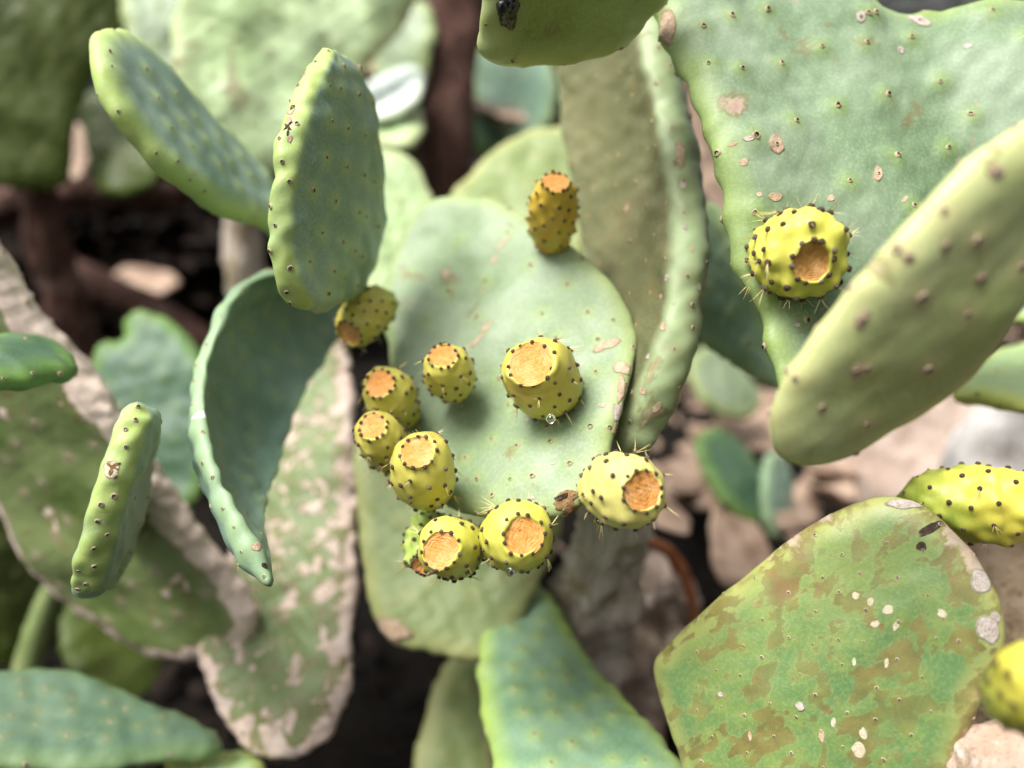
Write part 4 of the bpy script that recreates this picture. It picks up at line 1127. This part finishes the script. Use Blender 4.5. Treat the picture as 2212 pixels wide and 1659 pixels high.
for k, (u, v, a, b, rot, mt, rl, core) in enumerate([
        (1677, 311, 19, 22, -.5, 'cork', .0009, .0016), (1897, 375, 10, 19, .4, 'cork', .0009, .0013), (1617, 299, 12, 6, 0, 'corkgrey', .0005, None), (1582, 312, 12, 4, -.2, 'cork', .0003, None), (1607, 350, 12, 8, -.5, 'cork', .0003, None),
        (1675, 425, 18, 9, -.1, 'cork', .0005, None), (1640, 420, 7, 6, 0, 'cork', .0005, None), (1795, 428, 8, 8, .4, 'cork', .0005, None), (1985, 45, 22, 14, .6, 'corkgrey', .0013, .0014), (1860, 36, 9, 13, .2, 'corkgrey', .0010, .0013), (1945, 108, 8, 8, 0, 'corkgrey', .0009, None),
        (1722, 702, 7, 6, 0, 'corkgrey', .0007, None), (1850, 620, 6, 9, .3, 'corkgrey', .0006, None), (1955, 430, 12, 4, -.8, 'cork', .0003, None), (1440, 55, 20, 40, .1, 'cork', .0006, None), (1735, 770, 9, 6, 0, 'cork', .0004, None), (1770, 800, 12, 5, -.5, 'cork', .0003, None), (2090, 100, 8, 6, 0, 'corkgrey', .0006, None)]):
    scar(D, u, v, a, b, rot, M[mt], rl * .6, seed=k + 50, core=core, rag=.15)
for k, (u, v, a, b, rot, mt, rl) in enumerate([
        (1880, 1300, 6.2, 8.6, .4, 'corkpale', .00022), (1848, 1287, 7.0, 8.6, .3, 'corkpale', .00022), (1918, 1317, 9.4, 10.9, .8, 'corkpale', .00022), (1890, 1348, 10.1, 6.2, -.4, 'corkpale', .00022), (1935, 1352, 5.5, 10.9, .3, 'corkpale', .00022), (1845, 1430, 3.9, 8.6, 0, 'corkpale', .00022),
        (1915, 1432, 3.9, 10.1, .2, 'corkpale', .00022), (2035, 1325, 9.4, 7.8, 0, 'corkpale', .00022), (1865, 1585, 7.0, 12.5, 0, 'corkpale', .00022), (1855, 1620, 12.5, 15.6, .4, 'corkpale', .00022), (1800, 1560, 4.7, 10.9, .1, 'corkpale', .00022), (1775, 1590, 6, 12, .1, 'cork', .0005),
        (2012, 1140, 30, 9, -.55, 'corkblack', .0004), (1990, 1180, 9, 10, 0, 'corkblack', .0004), (2135, 1360, 22, 26, 0, 'corkgrey', .0012), (2120, 1255, 24, 22, .3, 'corkgrey', .0011), (2150, 1335, 12, 12, 0, 'corkgrey', .001), (1955, 1088, 36, 13, .22, 'corkgrey', .0012),
        (1728, 1526, 9, 9, .6, 'corkgrey', .0016), (1556, 1500, 6, 5, 0, 'corkgrey', .0007), (1620, 1590, 4, 9, 0, 'cork', .0004), (1665, 1205, 9, 4, -.8, 'cork', .0005), (1750, 1100, 12, 4, -.4, 'corkgrey', .0008), (1715, 1140, 10, 4, -.7, 'cork', .0005)]):
    scar(FP, u, v, a, b, rot, M[mt], rl * .45, seed=k + 90, rag=.16)
for k, (u, v, a, b, rot, mt, rl) in enumerate([(628, 240, 9, 12, .2, 'cork', .0004), (624, 262, 7, 10, .2, 'cork', .0004), (622, 274, 12, 3, .75, 'corkblack', .0006), (622, 272, 12, 3, -.8, 'corkblack', .0006), (622, 286, 3, 8, 0, 'corkblack', .0005), (632, 232, 5, 6, .3, 'corkblack', .0006), (626, 300, 5, 9, .2, 'cork', .0004), (645, 178, 10, 8, 0, 'cork', .0004)]):
    scar(K, u, v, a, b, rot, M[mt], rl, seed=k + 130, rag=.3)
for k, (u, v, a, b, rot, mt, rl) in enumerate([(240, 1014, 17, 19, 0, 'corkpale', .0003), (242, 1008, 12, 3.5, .5, 'corkbrown', .0007), (240, 1018, 3.5, 10, .3, 'corkbrown', .0007), (250, 1004, 9, 3, -.6, 'corkbrown', .0007)]):
    scar(Np, u, v, a, b, rot, M[mt], rl, seed=k + 150, rag=.3)
scar(Mp, 438, 895, 22, 9, -.35, M['residue'], .0004, name='white_scrape', seed=171, rag=.35)
scar(Mp, 555, 1180, 10, 12, .2, M['cork'], .0005, seed=172)
scar(Mp, 572, 1222, 8, 5, .6, M['corkblack'], .0008, seed=173)
scar(A2, 845, 1360, 42, 24, .45, M['cork'], .0025, seed=174); scar(A2, 900, 1200, 9, 8, 0, M['cork'], .0006, seed=175)
for k, (u, v, a, b, rot) in enumerate([(1470, 330, 10, 34, -.1), (1480, 490, 5, 9, 0), (1432, 705, 8, 12, .2), (1440, 600, 7, 8, 0), (1428, 640, 6, 5, 0), (1400, 770, 7, 7, 0), (1388, 845, 8, 9, 0), (1475, 400, 8, 12, 0), (1495, 540, 5, 6, 0), (1510, 620, 6, 8, 0), (1420, 880, 8, 14, .5)]):
    scar(C, u, v, a, b, rot, M['corkgrey' if k % 2 else 'cork'], .0003, seed=k + 180)
for k, (u, v, a, b) in enumerate([(1862, 690, 13, 20), (1962, 555, 12, 12), (2043, 530, 11, 12), (2120, 600, 16, 12), (1775, 880, 8, 13), (1700, 800, 7, 13), (2150, 370, 18, 13), (1800, 620, 12, 12), (1930, 470, 12, 10), (1850, 800, 14, 16)]):
    scar(E, u, v, a, b, .3, M['cork'], .0007, seed=k + 210, core=.0018)
# resin blob on the hanging pad
loc, n = cast(J, 1096, 22)
if loc is not None:
    rb = blob('resin_drop', None, None, (0, 0, 0), (.0052, .0032, .0095), M['resin'], 61, .22, 0, 4, freq=.7)
    rb.parent = J.root
    place(rb, loc + n * .0005, n, 1.0, 0, (J.mw.inverted().to_3x3() @ (CR @ Vector((1, .25, 0)))))
    rb.matrix_basis = rb.matrix_basis @ Matrix.Rotation(math.radians(90), 4, 'X')
    for (du, dv, rr) in ((8, -14, .0024), (-6, -20, .003), (12, 14, .0022)):
        l2, n2 = cast(J, 1096 + du, 22 + dv)
        if l2 is not None:
            q = blob('resin_drop', None, None, tuple(l2 + n2 * .0003), (rr, rr, rr * 1.1), M['resin'], 62, .2, 0, 3, freq=.7); q.parent = J.root

# ================================================================== FRUITS
dA = A.depth
fruit('largest yellow fruit, growing from the middle of the broad pad', 1178, 822, dA(1225, 865) + .004, (-31, -36), 82, .068, M['fruit'], seed=1, spine=.55, crater=.55)
fruit('smaller yellow fruit standing alone on the broad pad near the crowded three', 966, 812, dA(1005, 890), (-9, -42), 55, .066, M['fruit'], seed=2, crater=.48)
fruit('yellow fruit topmost of the three crowded on one side of the broad pad', 850, 865, dA(905, 915), (-30, -36), 56, .068, M['fruit'], seed=3, crater=.52)
fruit('yellow fruit in the middle of the three crowded on one side of the broad pad', 828, 960, dA(885, 1000) - .01, (-22, -38), 56, .064, M['fruit'], seed=4, crater=.48)
fruit('egg-shaped yellow fruit, lowest of the three crowded on one side of the broad pad', 918, 1028, dA(960, 1085) - .004, (-14, -52), 69, .074, M['fruit'], seed=5, spine=.35, crater=.48)
fruit('bright yellow fruit under the lower edge, touching the rounder one', 982, 1188, dA(1030, 1118) - .004, (-30, 0), 70, .066, M['fruitlime'], seed=6, spine=.40, crater=.52)
fruit('round bright yellow fruit under the lower edge with a centred orange disc', 1114, 1163, dA(1110, 1120) + .004, (16, -7), 75, .064, M['fruitlime'], seed=7, spine=.40, crater=.52)
fruit('pale yellow fruit beside the dark rot spot', 1336, 1056, dA(1265, 1070) - .004, (52, 4), 78, .060, M['fruitpale'], seed=8, tub=.0016, spine=.4, crater=.52)
fruit('orange-flushed fruit standing upright on the far top edge of the broad pad', 1194, 468, dA(1210, 545), (6, -73), 51, .078, M['fruitorange'], seed=9, tub=.0022, spine=.2, crater=.50, group='ripe fruits on the cactus')
fruit('small green-yellow fruit under the upright young pad, its brown disc turned down', 795, 680, dA(842, 620), (-42, 40), 53, .064, M['fruitdull'], M['craterbrown'], seed=10, tub=.002, spine=.2, crater=.50, depth_c=.585)
fruit('plump lumpy lime-yellow fruit alone on the grey-green pad', 1718, 550, D.depth(1700, 545) - .004, (37, 15), 92, .056, M['fruitlime'], M['craterbrown'], seed=11, tub=.0040, nare=62, spine=.8, crater=.42, belly=.52, bsize=.0021, slen=7, neck=.7, crdepth=.07)
fruit('long fruit, green at its stalk and yellow beyond, lying on top of the blotched pad', 2085, 1085, .5, (145, 0), 80, .092, M['fruitlong'], seed=12, tub=.0028, spine=.25, depth_c=.500, neck=.35, belly=.72)
fruit('blurred yellow fruit on the edge of the blotched pad above the small stone', 2222, 1490, .5, (60, -30), 88, .060, M['fruitlong'], seed=13, tub=.001, spine=.2, depth_c=.335, neck=.5)
fruit('green unripe fruit tucked behind the bright yellow ones', 925, 1165, dA(960, 1100) + .02, (-10, 52), 46, .068, M['fruitgreen'], seed=14, tub=.0042, nare=40, spine=.3)

# ------------------------------------------------------------------ water drops
drop('clear water drop hanging under the largest fruit', 1190, 893, .460, 22, 26, False)
drop('clear water drop hanging under the round bright yellow fruit', 1103, 1226, .448, 26, 26)
drop('clear water drop hanging under the pale yellow fruit', 1296, 1117, .452, 34, 22)

# ================================================================== BEYOND
def bush(label, loc, size, n, seed, mat=None):
    r = np.random.default_rng(seed); root = empty('bush', (loc[0], loc[1], 0)); tag(root, label, 'bush', 'dark bushes beyond the cactus')
    tr = tube('trunk', [(0, 0, -.1), (.05, 0, size[2] * .5), (.0, .05, size[2] * 1.2)], [.07, .05, .02], M['bark'], seed, n=10, m=16, parent=root)
    vs, fs = [], []
    for _ in range(n):
        p = r.normal(size=3); p /= np.linalg.norm(p); p *= r.uniform(.35, 1) ** .5
        p = p * np.array(size) + np.array([0, 0, loc[2]])
        R_ = Matrix.Rotation(r.uniform(0, 6.28), 3, 'Z') @ Matrix.Rotation(r.uniform(-1, 1), 3, 'X')
        s = r.uniform(.05, .11); b = len(vs)
        for q in ((-1, 0, 0), (0, .35, .1), (1, 0, 0), (0, -.35, .1)):
            w = R_ @ Vector(q) * s; vs.append((p[0] + w.x, p[1] + w.y, p[2] + w.z))
        fs += [(b, b + 1, b + 2), (b, b + 2, b + 3)]
    link('crown', mesh('crown', vs, fs, False), [mat or M['leaf']], root)
BUSHES = [
    ('dark leafy bush with sky gaps beyond the grey-green pad', 3.2, 5.5, .9, 1.4, .8, 1.1, 1000),
    ('dark leafy bush farthest off beyond the stones', 5.6, 6.5, .9, 1.5, .9, 1.25, 1000),
    ('dark leafy bush behind the thin trunk', 1.0, 6.0, 1.0, 1.4, .8, 1.3, 2600),
    ('dark leafy bush behind the thick trunk', -1.4, 5.8, 1.0, 1.5, .8, 1.3, 2600),
    ('dark leafy bush behind the dark green pads', -3.8, 5.6, 1.0, 1.5, .8, 1.3, 2600),
    ('low dark brown bush added to blacken the hollow behind the corky rim', -.95, 1.95, .22, .55, .35, .30, 5200),  # added mass of dark leaves so the shaded hollow comes out black
    ('unseen tall bush added to block side light by the corky-rimmed pad', -2.6, .6, 1.3, .8, 1.6, 1.5, 4200),  # added out of view to cut low sky light from the left
    ('unseen tall bush added to block side light by the boulder', 2.7, .2, 1.2, .8, 1.6, 1.4, 4200),  # added out of view to cut low sky light from the right
    ('unseen tall bush added behind the camera to block light on the fruiting pad', -.8, -2.3, 1.1, 1.7, .7, 1.4, 4200),  # added behind the camera, unseen, to leave mostly top light
    ('second unseen tall bush added behind the camera to block light, facing the boulder', 1.9, -2.6, 1.0, 1.5, .7, 1.2, 4200)]  # another unseen light blocker added behind the camera
for k, (lb, x, y, z, sx, sy, sz, n) in enumerate(BUSHES):
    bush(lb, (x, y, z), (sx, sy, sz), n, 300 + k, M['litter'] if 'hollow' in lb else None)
